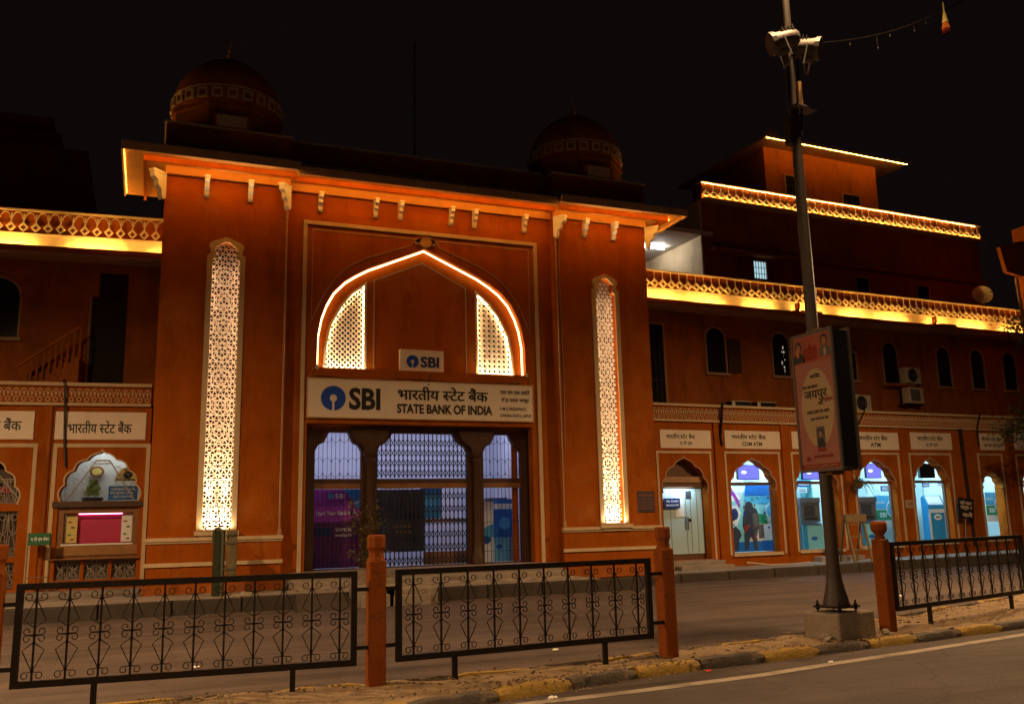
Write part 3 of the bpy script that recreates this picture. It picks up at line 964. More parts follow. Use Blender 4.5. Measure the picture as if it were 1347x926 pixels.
# roof upstand, dome bases, parapet
mb = MB(); mb.box(0, 12.2, 0.45, 4.4, ez+0.102, ez+0.25); mb.build('roof', WALL2, g)
for x0 in (-0.03, 9.50):
    mb = MB(); mb.box(x0, x0+2.75, Y0, 2.75, ez+0.252, 10.60); mb.box(x0, x0+2.75, Y0, 0.44, ez+0.101, ez+.2515); mb.build('dome_base', WALL2, g)
    mb = MB()
    for z in (10.03, 10.60):
        mb.box(x0-0.04, x0+2.79, Y0-0.04, 2.79, z+0.001, z+0.055)
    mb.build('base_trim', CREAM, g)
    cx, cy = x0+1.40, 1.36
    mb = MB(); mb.box(cx-.42, cx+.42, Y0+0.02, Y0+0.3, 10.656, 11.02); mb.build('base_plaque', WALL2, g)
    mb = MB(); mb.slab([(cx-.34, 10.70), (cx+.34, 10.70), (cx+.34, 10.98), (cx-.34, 10.98)], [], Y0-0.01, Y0+0.019); mb.build('plaque_panel', CREAM, g)
    mb = MB(); mb.lathe(cx, cy, [(1.30, 10.656), (1.31, 11.28), (1.36, 11.30), (1.36, 11.36), (1.33, 11.38), (1.33, 11.44)], 8, PI/8)
    mb.build('drum', WALL2, g)
    mb = MB(); mb.lathe(cx, cy, [(1.305, 11.80), (1.315, 11.83), (1.27, 11.86)], 24); mb.build('drum_trim', CREAM, g)
    prof = [(1.31, 11.441), (1.32, 11.60), (1.30, 11.78), (1.26, 11.98), (1.18, 12.2), (1.05, 12.42), (0.86, 12.63), (0.62, 12.82), (0.36, 12.96), (0.16, 13.05), (0.10, 13.10)]
    mb = MB(); mb.lathe(cx, cy, prof, 32); mb.build('dome', WALL2, g, smooth=True)
    mb = MB(); mb.lathe(cx, cy, [(0.30, 12.99), (0.22, 13.07), (0.10, 13.12), (0.05, 13.16), (0.09, 13.23), (0.04, 13.29), (0.07, 13.36), (0.03, 13.43), (0.045, 13.50), (0.012, 13.56), (0.008, 13.72)], 10); mb.build('finial', MOTIF, g, smooth=True)
    # framed square panels on the band round the foot of the dome
    pm = MB(); pm.strip([(-0.10, -0.10), (0.10, -0.10), (0.10, 0.10), (-0.10, 0.10)], 0.04, -0.035, 0.02, closed=True)
    pme = pm.mesh('drum_panel', CREAM)
    for i in range(24):
        a = 2*PI*i/24
        if math.sin(a) > 0.45: continue
        o = bpy.data.objects.new('drum_panel', pme); link(o, g)
        o.location = (cx+1.315*math.cos(a), cy+1.315*math.sin(a), 11.62); o.rotation_euler = (0, 0, a+PI/2)
mb = MB(); mb.box(2.73, 9.49, 0.45, 0.75, ez+0.252, 10.76); mb.build('parapet', WALL2, g)
mb = MB()
for z in (10.20, 10.76): mb.box(2.78, 9.44, 0.41, 0.80, z+0.001, z+0.05)
mb.build('parapet_trim', CREAM, g)
fp = thing('flagpole', 'thin bare flagpole standing on the gatehouse roof between the domes', 'flagpole', loc=(6.36, 22.6, ez+0.25))
mb = MB(); mb.tube([(0, 0, 0), (0, 0, 5.0)], 0.035, 8, taper=[1, .7]); mb.build('pole', STEEL, fp)
mb = MB(); mb.lathe(0, 0, [(.05, 5.0), (.06, 5.05), (.02, 5.12)], 8); mb.build('pole_cap', STEEL, fp)

for pts in ([(3.47, YC-.01, 5.2), (3.36, YC-.02, 5.16), (3.32, YC-.02, 5.04), (3.27, YC-.03, 4.93)], [(8.68, YC-.01, 5.2), (8.78, YC-.02, 5.14), (8.80, YC-.02, 5.0), (8.84, YC-.03, 4.9)],
            [(3.4, YC-.05, 4.99), (4.6, YC-.07, 4.93), (5.6, YC-.05, 4.985), (6.9, YC-.07, 4.94), (8.5, YC-.05, 4.985)], [(6.2, YC-.02, 5.15), (6.14, YC-.05, 4.98), (6.10, YC-.09, 4.84)],
            [(9.62, Y0-.02, 9.3), (9.60, Y0-.02, 7.4), (9.63, Y0-.02, 5.2), (9.60, Y0-.02, 3.4)]):
    mb = MB(); mb.tube(pts, .011, 5); mb.build('cable', DULLT if pts[0][0] > 9 or pts[0][2] > 5.17 else BLACKP, g)
for x in (3.46, 8.69):
    mb = MB(); mb.lathe(x, YC-.03, [(.03, 5.14), (.045, 5.17), (.045, 5.22), (.03, 5.25)], 8); mb.build('junction_box', CREAM, g)

# ---- entrance: dark timber screen, grilles and lobby
def ent_open(x0, x1):
    c = 0.31 if x1-x0 > 1.5 else 0.26
    st = [(x1, 0.62), (x1, 3.30), (x1-.07, 3.44), (x1-.20, 3.50), (x1-c, 3.62), (x1-c-.06, 3.74)]
    return [(x0, 0.62)]+st+[(x0+x1-x, z) for x, z in st[::-1][:-1]]
ops = [(3.52, 4.60), (4.98, 7.24), (7.66, 8.66)]
mb = MB(); mb.slab([(3.10, 0.60), (8.97, 0.60), (8.97, 4.0), (3.10, 4.0)], [ent_open(*o) for o in ops], 0.55, 0.70); mb.build('entrance_screen', WOOD, g)
for x in (4.79, 7.45):
    mb = MB(); mb.lathe(x, 0.47, [(.17, .60), (.17, .80), (.12, .90), (.105, 1.2), (.10, 3.0), (.13, 3.08), (.10, 3.14), (.17, 3.24), (.17, 3.30)], 12)
    mb.build('column', WOOD, g, smooth=True)
    mb = MB(); mb.slab([(x-.12, 3.30), (x+.12, 3.30), (x+.16, 3.42), (x+.30, 3.50), (x+.42, 3.66), (x+.48, 3.88), (x-.48, 3.88), (x-.42, 3.66), (x-.30, 3.50), (x-.16, 3.42)], [], 0.40, 0.545); mb.build('capital', WOOD, g)
for x0, x1 in ops:
    mb = MB(); mb.box(x0, x1, 0.56, 0.68, 2.56, 2.66); mb.build('transom', WOOD, g)
    mb = MB(); mb.box(x0, x1, 0.58, 0.68, 2.43, 2.555); mb.build('transom_panel', WOODL, g)
# grilles
for x0, x1 in (ops[0], ops[2]):
    mb = MB()
    n = int((x1-x0)/0.095)
    sp = (x1-x0)/n
    for i in range(1, n):
        x = x0+sp*i
        mb.tube([(x, .62, .64), (x, .62, 3.72)], 0.0075, 4)
    for z, up_ in ((2.70, 1), (3.15, -1), (3.50, 1)):
        for i in range(0, n, 2):
            xa = x0+sp*i; xb = min(x1, xa+2*sp); xm = (xa+xb)/2; h = (xb-xa)*.5
            mb.tube([(xa, .612, z+up_*h*1.3), (xa+.02, .612, z+up_*h*.5), (xm, .612, z), (xb-.02, .612, z+up_*h*.5), (xb, .612, z+up_*h*1.3)], 0.006, 4)
    for z in (0.9, 1.6): mb.tube([(x0, .615, z), (x1, .615, z)], 0.008, 4)
    mb.build('window_grille', GRILL, g)
def collapsible(x0, x1, z0, z1, n):
    mb = MB()
    sp = (x1-x0)/n
    for i in range(n+1): mb.box(x0+sp*i-.012, x0+sp*i+.012, .60, .615, z0, z1)
    zz = z0+0.02
    while zz+0.20 < z1:
        for i in range(n):
            xa = x0+sp*i; xb = xa+sp
            mb.tube([(xa, .595, zz), (xb, .595, zz+.20)], 0.0105, 4); mb.tube([(xb, .62, zz), (xa, .62, zz+.20)], 0.0105, 4)
        zz += 0.30 if zz < 2.5 else 0.24
    return mb
collapsible(5.0, 7.22, 2.68, 3.73, 21).build('collapsible_gate', GRILL, g)
collapsible(5.0, 7.22, 0.63, 2.42, 21).build('collapsible_gate', GRILL, g)
# lobby behind
mb = MB()
mb.box(3.0, 9.1, 0.71, 3.9, 0.50, 0.60); mb.build('lobby_floor', ROOMF, g)
mb = MB()
mb.box(2.9, 3.0, 0.71, 3.9, 0.60, 4.2); mb.box(9.1, 9.2, 0.71, 3.9, 0.60, 4.2); mb.box(3.0, 9.1, 3.8, 3.9, 0.60, 4.2); mb.box(2.9, 9.2, 0.71, 4.0, 4.2, 4.3)
mb.build('lobby_wall', ROOMV, g)
mb = MB(); mb.box(3.5, 4.7, .80, .87, 4.12, 4.19); mb.build('tube_light', COOLF, g)  # unseen fill lamp, added to light the banner from the front
mb = MB(); mb.box(7.6, 8.7, .80, .87, 4.12, 4.19); mb.build('tube_light', COOLV, g)
for x0, x1 in ((3.4, 4.7), (5.2, 7.0), (7.5, 8.8)):
    mb = MB(); mb.box(x0, x1, 2.3, 2.45, 4.10, 4.17); mb.build('tube_light', COOLV, g)
# dark timber inner door with a lit opening to its right
mb = MB(); mb.box(4.95, 6.42, 1.55, 1.65, 0.92, 2.44); mb.build('inner_door', PRDK, g)
mb = MB(); mb.box(6.42, 7.6, 1.55, 1.65, 0.60, 0.9); mb.build('counter_front', WOODL, g)
mb = MB(); mb.box(6.42, 7.6, 1.55, 1.65, 1.62, 1.70); mb.build('counter_top', WOODL, g)
mb = MB(); mb.box(6.45, 7.0, 1.9, 1.93, 1.72, 2.5); mb.build('notice_panel', PRLB, g)
mb = MB(); mb.box(6.45, 7.0, 1.885, 1.899, 2.30, 2.5); mb.build('notice_header', PRB, g)
write([(['CUSTOMER'], 5.62, 6.12, 1.50, 1.58, .01), (['SERVICE'], 5.66, 6.08, 1.36, 1.43, .01)], 1.547, MATS['faded_trim_paint'], g)
# purple banner behind the left grille
mb = MB(); mb.box(3.55, 4.80, 1.10, 1.13, 0.62, 2.44); mb.build('banner', mat('banner_purple', (0.36, 0.055, 0.50), 0.4, 0.25, 1.5, 0), g)
mb = MB(); mb.box(3.55, 4.80, 1.092, 1.0985, 0.62, 1.68); mb.build('banner_lower', mat('banner_plum', (0.10, 0.02, 0.13), 0.4, 0.3, 2.5, 0), g)
mb = MB(); mb.box(8.50, 8.64, .72, .80, .62, 3.5); mb.build('door_frame', WALL, g)
mb = MB(); mb.slab([(4.30, 2.44), (4.80, 2.44), (4.80, 1.9), (4.62, 2.0), (4.5, 2.2)], [], 1.085, 1.099); mb.build('banner_blue', mat('banner_blue', (0.03, 0.22, 0.62), 0.4, 0.1, 2, 0, ), g)
mb = MB(); mb.box(3.62, 4.05, 1.084, 1.0915, 1.36, 1.55); mb.build('banner_box', PRN, g)
write([(['SBI'], 4.10, 4.32, 2.22, 2.34, .02), (['Start Your Bank here'], 3.66, 4.62, 1.84, 1.94, .012), (['SERVICES'], 4.12, 4.5, 1.46, 1.53, .01), (['available'], 4.12, 4.5, 1.34, 1.41, .01)], 1.083, PRW, g)
keyhole(4.0, 2.28, .07, 1.083, 1.0845).build('banner_emblem', PRLB, g)
# steps
for i, (y0, y1, z0, z1) in enumerate([(-0.22, 0.55, 0.30, 0.60)]):
    mb = MB(); mb.cbox(2.80, 9.40, y0, y1, z0, z1, .015); mb.build('step', CONC, g)
mb = MB(); mb.cbox(2.86, 9.3, -0.75, -0.222, 0.24, 0.43, .015); mb.build('step', CONC, g)
mb = MB(); mb.cbox(2.95, 9.2, -1.25, -0.752, 0.20, 0.33, .015); mb.build('step', CONC, g)

# ================================================================== SIGNS ON THE GATEHOUSE
s = thing('bank_sign', 'long white bank name board with blue emblem above the entrance doors', 'sign', GATE, loc=(6.03, YC-0.052, 4.475))
mb = MB(); mb.box(-2.79, 2.79, -0.03, 0.05, -0.445, 0.445); mb.build('sign_board', SIGNW, s)
mb = MB(); mb.strip([(-2.79, -.445), (2.79, -.445), (2.79, .445), (-2.79, .445)], 0.03, -0.036, -0.031, closed=True); mb.build('sign_edge', CREAM, s)
keyhole(-2.20, 0.0, 0.285, -0.040, -0.031).build('emblem', SBLUE, s)
write([(['SBI'], -1.84, -1.10, -0.26, 0.26, .035)], -0.0385, INK, s)
write([(BHAR, -0.68, 1.58, 0.005, 0.335, .012), (['STATE BANK OF INDIA'], -0.70, 1.70, -0.315, -0.085, .036),
       (['एस एम एस हाईवे'], 1.92, 2.70, .20, .34, .006), (['चौड़ा रा', '~स', 'ता जयपुर'], 1.94, 2.68, .00, .145, .006),
       (['S M S HIGHWAY,'], 1.90, 2.62, -.20, -.10, .010), (['CHAURA RASTA, JAIPUR'], 1.90, 2.74, -.37, -.27, .010)], -0.0385, INK, s)
s = thing('bank_sign', 'small square white board with blue emblem inside the pointed arch', 'sign', GATE, loc=(6.02, 0.33, 5.45))
mb = MB(); mb.box(-0.55, 0.55, -0.05, 0.071, -0.30, 0.30); mb.build('sign_board', SIGNW, s)
keyhole(-0.24, 0.01, 0.155, -0.060, -0.051).build('emblem', SBLUE, s)
write([(['SBI'], -0.04, 0.43, -0.13, 0.14, .035)], -0.0585, MATS['print_navy'], s)
s = thing('notice_board', 'dark slate notice plaque low on the right side of the gatehouse', 'sign', GATE, loc=(11.84, Y0-0.002, 2.02))
mb = MB(); mb.box(-0.24, 0.24, -0.03, 0.0, -0.26, 0.26); mb.build('sign_board', mat('slate_plaque', (0.045, 0.035, 0.04), 0.5, 0.2, 8, .05), s)
write([(['भारतीय ', '~स', 'टेट ', 'बैंक'], -.2, .2, .13, .20, .0)]+[(['STATE BANK OF INDIA'], -.2, .2, .04-.075*i, .075-.075*i, .0) for i in range(4)], -0.032, MATS['poster_rose'], s)
#@@END_PART1

# ================================================================== WINGS: shared pieces
def band_motif():
    mb = MB()      # diamond boss with a stem above it and half arches springing to its neighbours
    mb.mi = 0
    mb.slab([(0, .03), (.055, .085), (.122, .16), (.055, .235), (0, .30), (-.055, .235), (-.122, .16), (-.055, .085)], [[(0, .085), (-.07, .155), (0, .225), (.07, .155)]], -.05, 0)
    mb.mi = 1
    mb.slab([(0, .09), (.062, .155), (0, .22), (-.062, .155)], [], -.012, 0)
    mb.mi = 0
    mb.box(-.017, .017, -.035, 0, .301, .50)
    for s_ in (-1, 1):
        mb.strip([(s_*.03, .38), (s_*.045, .45), (s_*.085, .515), (s_*.155, .545)], .018, -.03, 0)
    return mb
PM = band_motif().mesh('parapet_motif', [CREAM, WALL2])
def drop_motif():
    mb = MB(); mb.mi = 0
    mb.slab([(0, .0), (.07, .075), (.150, .165), (.07, .255), (0, .33), (-.07, .255), (-.150, .165), (-.07, .075)], [[(0, .085), (-.075, .165), (0, .245), (.075, .165)]], -.06, 0)
    mb.mi = 1
    mb.slab([(0, .09), (.068, .165), (0, .24), (-.068, .165)], [], -.012, 0)
    mb.mi = 0
    mb.box(-.010, .010, -.03, 0, .331, .56)
    return mb
PMR = drop_motif().mesh('parapet_motif', [CREAM, WALL2])
def frieze_motif():
    mb = MB()
    n = 10
    mb.strip([(.045*math.cos(2*PI*i/n), -.10+.045*math.sin(2*PI*i/n)) for i in range(n)], .018, -.018, 0, closed=True)
    mb.strip([(-.072, -.05), (-.068, .04), (-.035, .10), (0, .12), (.035, .10), (.068, .04), (.072, -.05)], .016, -.016, 0)
    mb.slab([(0, -.03), (.03, .03), (0, .08), (-.03, .03)], [], -.014, 0)
    return mb
FM = frieze_motif().mesh('frieze_motif', CREAM)
FM2 = frieze_motif().mesh('frieze_motif', MOTIF)

def led_run(parent, x0, x1, y, z, L=1.35, gap=0.22, r=0.014, m=None, jitter=0.15):
    x = x0
    while x < x1-0.4:
        l = min(L*random.uniform(1-jitter, 1+jitter), x1-x)
        mb = MB(); mb.tube([(x, y, z), (x+l, y, z)], r, 5); mb.build('led_tube', m or LED, parent)
        x += l+gap*random.uniform(.6, 1.5)

def roof_band(parent, x0, x1, d, zl, zb, zt, pitch, motif):
    """lit cove on a ledge and the ornamented parapet above it; d = depth of the parapet face"""
    mb = MB(); mb.box(x0, x1, d-0.32, d+0.38, zl-0.10, zl-0.03); mb.box(x0, x1, d-0.32, d-0.285, zl-0.0299, zl+0.02); mb.build('ledge', WALL2, parent)
    mb = MB(); mb.box(x0, x1, d-0.24, d+0.3, zl-0.18, zl-0.101); mb.build('ledge_moulding', DULLT, parent)
    mb = MB(); mb.box(x0, x1, d, d+0.25, zl-0.0295, zb); mb.build('cove', CREAM, parent)
    mb = MB(); mb.box(x0, x1, d+0.03, d+0.20, zb+0.001, zt-0.04); mb.build('parapet', WALL, parent)
    mb = MB(); mb.box(x0, x1, d-0.03, d+0.22, zb+0.0015, zb+0.045); mb.build('parapet_rail', CREAM, parent)
    mb = MB(); mb.box(x0, x1, d-0.02, d+0.25, zt-0.039, zt+0.01); mb.build('parapet_coping', CREAM, parent)
    led_run(parent, x0+.05, x1-.02, d-0.20, zl-0.008, 1.3, .6)
    n = int((x1-x0)/pitch)
    for i in range(n):
        o = bpy.data.objects.new('parapet_motif', motif); link(o, parent)
        o.location = (x0+pitch*(i+.5), d+0.029, zb+.03)
        o.scale = (pitch/0.31, 1, (zt-zb-.04)/0.60)

def plain_window(parent, x0, x1, z0, z1, d, glow=None, round_=True, bars=True):
    """small arched window with a dark pane and bars, set in a wall whose face is at depth d"""
    cx = (x0+x1)/2
    o = [(x0, z0), (x1, z0)]+[(cx+(x1-cx)*math.cos(PI*i/10), z1-(x1-cx)*0.9+(x1-cx)*0.9*math.sin(PI*i/10)) for i in range(11)] if round_ else [(x0, z0), (x1, z0), (x1, z1), (x0, z1)]
    w = MB(); w.slab(o, [], d-0.004, d+0.002); wo_ = w.build('window', PANED, parent)
    f = MB(); f.strip(o, 0.05, d-0.05, d-0.0045, closed=True); f.build('frame', DULLT, wo_)
    if glow:
        p = MB(); p.box(x0+.04, x1-.04, d-.012, d-.006, z0+.04, z0+(z1-z0)*(1.0 if not round_ else .62)-.04); p.build('pane', glow, wo_)
    if bars:
        b = MB()
        for i in range(1, 5):
            x = x0+(x1-x0)*i/5; b.box(x-.01, x+.01, d-.035, d-.018, z0, z1-.12 if round_ else z1)
        for z in (z0+(z1-z0)*.3, z0+(z1-z0)*.62): b.box(x0, x1, d-.033, d-.02, z-.01, z+.01)
        b.build('window_bars', GRILL, wo_)
    s_ = MB(); s_.box(x0-.08, x1+.08, d-.12, d-.002, z0-.07, z0-.01); s_.build('sill', DULLT, wo_)
    return wo_

# ================================================================== RIGHT WING
rw = thing('bank_wing', 'long terracotta wing right of the gatehouse with a row of blue lit cash machine bays', 'building', RW)
# bays: x0, x1 of the opening, sill height, spring, apex
BAYS = [(1.04, 2.60, .42, 2.30, 3.31), (3.40, 5.08, .55, 2.36, 3.29), (5.84, 7.50, .56, 2.38, 3.30), (8.30, 9.95, .60, 2.38, 3.31), (10.76, 12.38, .64, 2.40, 3.36), (13.94, 14.93, .66, 2.36, 2.90), (15.95, 17.4, .68, 2.4, 3.34), (18.4, 19.9, .68, 2.4, 3.34)]
def bay_outline(b):
    x0, x1, zb, zs, za = b
    return cusped(x0, x1, zb, zs, za, 3, 0.06, 30, 0.16)
holes = [bay_outline(b) for b in BAYS]
mb = MB(); mb.slab([(-0.4, 0.05), (24, 0.05), (24, 4.30), (-0.4, 4.30)], holes, 0.0, 0.33); mb.build('front_wall', WALL, rw)
mb = MB(); mb.box(-0.4, 24, 0.331, 6.5, 4.30, 4.42); mb.build('terrace_floor', WALL2, rw)
# frieze cornice between ground and first floor
mb = MB(); mb.box(-0.35, 24, -0.10, 0.30, 4.301, 4.36); mb.build('cornice_rail', CREAM, rw)
mb = MB(); mb.box(-0.35, 24, -0.05, 0.30, 4.361, 4.74); mb.build('cornice_band', WALL, rw)
mb = MB(); mb.box(-0.35, 24, -0.14, 0.35, 4.741, 4.81); mb.build('cornice_coping', CREAM, rw)
for i in range(128):
    o = bpy.data.objects.new('frieze_motif', FM); link(o, rw)
    o.location = (-0.25+0.15*(i+.5), -0.051, 4.55); o.scale = (.94, 1, 1.1)
# white outlines round the bays, pilaster strips, reveals
frames = [(0.92, 2.74), (3.27, 5.26), (5.75, 7.66), (8.2, 10.16), (10.66, 12.53), (13.86, 15.02), (15.75, 17.6), (18.2, 20.1)]
for (a, b), bay in zip(frames, BAYS):
    mb = MB(); mb.strip([(a, bay[2]-.05), (a, 3.42+.004*a), (b, 3.42+.004*b), (b, bay[2]-.05)], 0.065, -0.022, -0.001); mb.build('bay_outline', CREAM, rw)
    mb = MB(); ol = bay_outline(bay)[1:-1]; mb.strip(ol, 0.035, -0.016, -0.0005); mb.build('arch_outline', DULLT, rw)
    mb = MB(); mb.box(bay[0]-.06, bay[1]+.06, -0.06, 0.32, bay[2]-.09, bay[2]-.001); mb.build('bay_sill', CREAM if bay[0] > 3 else CONC, rw)
for a in (3.02, 5.50, 7.93, 10.42, 13.2, 15.4, 17.9):
    mb = MB(); mb.box(a-.13, a+.13, -0.055, -0.001, 0.1, 4.30); mb.build('pilaster', WALL, rw)
mb = MB(); mb.box(-0.3, 24, -0.09, -0.056, 0.05, 0.40); mb.build('base_course', WALL, rw)
# rooms behind the bays: a closet for the poster bay, then one long hall
for xl, xr, D in ((3.2, 5.72, 2.3), (5.76, 21.5, 2.3)):
    mb = MB(); mb.box(xl, xr, D, D+.05, .3, 3.7); mb.build('room_wall', ROOMW, rw)
    mb = MB(); mb.box(xl-.03, xl, .331, D+.05, .3, 3.7); mb.build('room_wall', ROOMW, rw)
    mb = MB(); mb.box(xr, xr+.03, .331, D+.05, .3, 3.7); mb.build('room_wall', ROOMW, rw)
    mb = MB(); mb.box(xl-.03, xr+.03, .331, D+.05, 3.701, 3.75); mb.build('room_ceiling', ROOMW, rw)
    mb = MB(); mb.box(xl, xr, .331, D, .42, .50); mb.build('room_floor', ROOMF, rw)
for x, d in ((3.5, .40), (4.4, .40), (6.3, .9), (8.0, 1.2), (9.6, 1.0), (11.5, 1.0), (13.4, 1.2), (15.2, .9), (17.2, 1.0), (19.5, 1.0)):
    mb = MB(); mb.box(x, x+1.2, d, d+.07, 3.62, 3.69); mb.build('tube_light', COOLP if x < 5 else COOL, rw)
for i, bay in enumerate(BAYS):
    x0, x1, zb, zs, za = bay
    if i in (0, 5): continue
    mb = MB(); mb.box(x0-.02, x1+.02, .20, .27, zs+.13, zs+.22); mb.build('transom', TRIMB, rw)
    mb = MB(); ol = bay_outline((x0+.002, x1-.002, zb+.002, zs, za-.004)); mb.add([(x, .24, z) for x, z in ol], [tuple(range(len(ol)))]); mb.build('pane', GLASS, rw)
    mb = MB(); mb.box(x0, x0+.04, .21, .27, zb, zs+.12); mb.build('window_frame', GALV, rw)
    mb = MB(); mb.box(x1-.04, x1, .21, .27, zb, zs+.12); mb.build('window_frame', GALV, rw)
# glazed inner partitions of the hall
for x in (8.05, 10.45, 13.1):
    mb = MB(); mb.box(x, x+.05, 1.75, 2.29, .5, 3.0); mb.build('inner_partition', PRCY if x == 8.05 else ROOMW, rw)
# door group pushed to the front face
# bay 1: pale closed door
x0, x1 = 1.10, 2.36
mb = MB(); mb.box(1.04, 2.60, .30, .325, .42, 3.6); mb.build('door_surround', TRIMB, rw)
d_ = MB(); d_.box(1.06, 2.55, .26, .295, .58, 2.40); d_ = d_.build('door', DOORG, rw)
mb = MB()
for x in (1.45, 1.98, 2.14, 2.36): mb.box(x-.006, x+.006, .254, .2595, .62, 2.38)
mb.build('door_groove', GALV, d_)
mb = MB(); mb.tube([(1.93, .23, 1.25), (1.93, .23, 1.62)], .014, 6); mb.tube([(2.02, .23, 1.25), (2.02, .23, 1.62)], .014, 6); mb.build('handle', GALV, d_)
mb = MB(); mb.tube([(2.10, .245, 1.52), (2.10, .26, 1.52)], .05, 10); mb.build('door_lock', BLACKP, d_)
mb = MB(); mb.box(1.62, 1.90, .248, .2595, 1.62, 2.28); mb.build('paper_notice', PRW, d_)
mb = MB(); mb.box(2.00, 2.18, .248, .2595, 2.12, 2.34); mb.build('printed_notice', PRDK, d_)
mb = MB(); mb.box(1.06, 2.50, .16, .30, 2.44, 2.56); mb.build('shutter_box', TRIMB, rw)
mb = MB(); mb.box(1.06, 2.50, .13, .30, 2.58, 2.74); mb.build('shutter_hood', DULLT, rw)
mb = MB(); mb.box(1.20, 1.74, .18, .22, 1.86, 2.14); o = mb.build('door_sign', PRN, rw)
write([(['SBI CASH'], 1.28, 1.68, 2.03, 2.08, .01), (['MACHINE ATM'], 1.28, 1.68, 1.92, 1.97, .01)], .178, PRW, rw)
dl = bpy.data.lights.new('door_tube', 'AREA'); dl.shape = 'RECTANGLE'; dl.size = 0.9; dl.size_y = 0.08; dl.energy = 9; dl.color = (.62, .88, 1.0)
o = link(bpy.data.objects.new('door_tube', dl), rw); o.location = (1.75, .06, 2.42); o.rotation_euler = (R(25), 0, 0)
mb = MB(); mb.cbox(0.92, 2.82, -.32, -.1, .15, .40, .012); mb.build('door_step', CONC, rw)
mb = MB(); mb.cbox(1.12, 2.90, -.62, -.322, .15, .29, .012); mb.build('door_step', CONC, rw)
mb = MB(); mb.cbox(6.2, 7.9, -.45, -.1, .18, .36, .012); mb.build('door_step', CONC, rw)
# first floor: set back wall with small arched windows
UD = 1.6
mb = MB(); mb.box(-0.4, 24, UD, UD+.4, 4.42, 8.02); mb.build('upper_wall', WALL2, rw)
plain_window(rw, 1.55, 2.44, 5.0, 7.55, UD, round_=False)
plain_window(rw, 4.02, 4.80, 6.08, 7.58, UD)
mb = MB(); mb.box(4.84, 5.34, UD-.10, UD-.06, 6.12, 7.18); mb.build('open_shutter', WOOD, rw)
plain_window(rw, 6.68, 7.42, 6.1, 7.58, UD, glow=None)
gp = MB()
for q in range(7): gp.box(7.0+random.uniform(-.05, .22), 7.12+random.uniform(0, .2), UD-.016, UD-.012-.0004*q, 6.25+.13*q, 6.30+.13*q+random.uniform(0, .06))
gp.build('lit_pane_slivers', WINW, rw)
plain_window(rw, 9.7, 10.37, 6.1, 7.1, UD, round_=False)
for x in (11.62, 14.27, 16.05, 17.8, 19.9): plain_window(rw, x, x+.72, 6.05, 7.55, UD)
mb = MB(); mb.box(11.45, 12.5, UD-.55, UD-.002, 5.92, 5.99); mb.build('sunshade', WALL2, rw)
# roof edge of the first floor: lit cove and parapet
roof_band(rw, -0.4, 19.3, 1.15, 8.13, 8.53, 9.14, 0.31, PMR)
for x in (7.2, 13.45):
    mb = MB(); mb.box(x-.06, x+.06, .75, 1.16, 8.02, 8.20); mb.box(x-.04, x+.04, .70, .85, 8.20, 8.42); mb.build('rain_spout', WALL, rw)
    mb = MB(); mb.box(x+.1, x+.9, .62, .80, 8.06, 8.16); mb.build('spout_trough', WALL, rw)
mb = MB(); mb.tube([(13.6, UD-.06, 8.0), (13.6, UD-.06, 6.6)], .06, 8); mb.build('rain_pipe', WALL2, rw)
# upper storeys
TD = 4.0
mb = MB(); mb.box(6.1, 20.6, TD+.1, TD+7, 9.2, 13.0); mb.build('third_storey', WALL2, rw)
mb = MB(); mb.box(6.25, 20.4, TD-.35, TD+.098, 11.0, 11.12); mb.build('storey_chajja', WALL2, rw)
mb = MB(); mb.box(-0.4, 24, 1.41, 10.5, 8.9, 9.02); mb.build('roof_terrace', WALL2, rw)
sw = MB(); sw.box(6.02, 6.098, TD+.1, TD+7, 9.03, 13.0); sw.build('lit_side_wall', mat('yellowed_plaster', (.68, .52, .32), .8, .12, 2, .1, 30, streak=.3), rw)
plain_window(rw, 8.28, 8.92, 10.2, 10.92, TD+.1, glow=WINL, round_=False)
plain_window(rw, 13.3, 14.0, 10.0, 10.75, TD+.1, round_=False)
plain_window(rw, 16.6, 17.3, 9.9, 10.7, TD+.1, round_=False)
mb = MB(); mb.box(3.2, 6.5, TD+.02, TD+6.5, 11.62, 11.78); mb.build('canopy_slab', WHITE, rw)
tl = MB(); tl.tube([(4.55, 5.8, 11.565), (5.55, 5.8, 11.565)], .035, 8); tl.build('tube_light', TUBEW, rw)
tl = MB(); tl.box(4.5, 5.6, 5.76, 5.84, 11.602, 11.619); tl.build('tube_batten', GALV, rw)
# terrace parapet with lights
za, zb = 13.02, 13.66
mb = MB(); mb.box(6.1, 20.7, TD, TD+.25, 13.001, 13.62); mb.build('terrace_parapet', WALL, rw)
mb = MB(); mb.box(6.05, 20.75, TD-.05, TD+.27, 13.621, 13.68); mb.build('parapet_coping', CREAM, rw)
mb = MB(); mb.box(6.05, 20.75, TD-.16, TD+.27, 12.94, 13.0); mb.box(6.05, 20.75, TD-.16, TD-.135, 13.0005, 13.03); mb.build('terrace_ledge', CREAM, rw)
led_run(rw, 6.1, 20.7, TD-.09, 13.022, 2.2, .06, .012, LEDU)
led_run(rw, 6.1, 20.7, TD-.062, 13.60, 2.2, .06, .0022, LEDU)
for i in range(42):
    o = bpy.data.objects.new('parapet_motif', PMR); link(o, rw)
    o.location = (6.1+.347*(i+.5), TD-.001, 13.03); o.scale = (1.12, 1, 1.02)
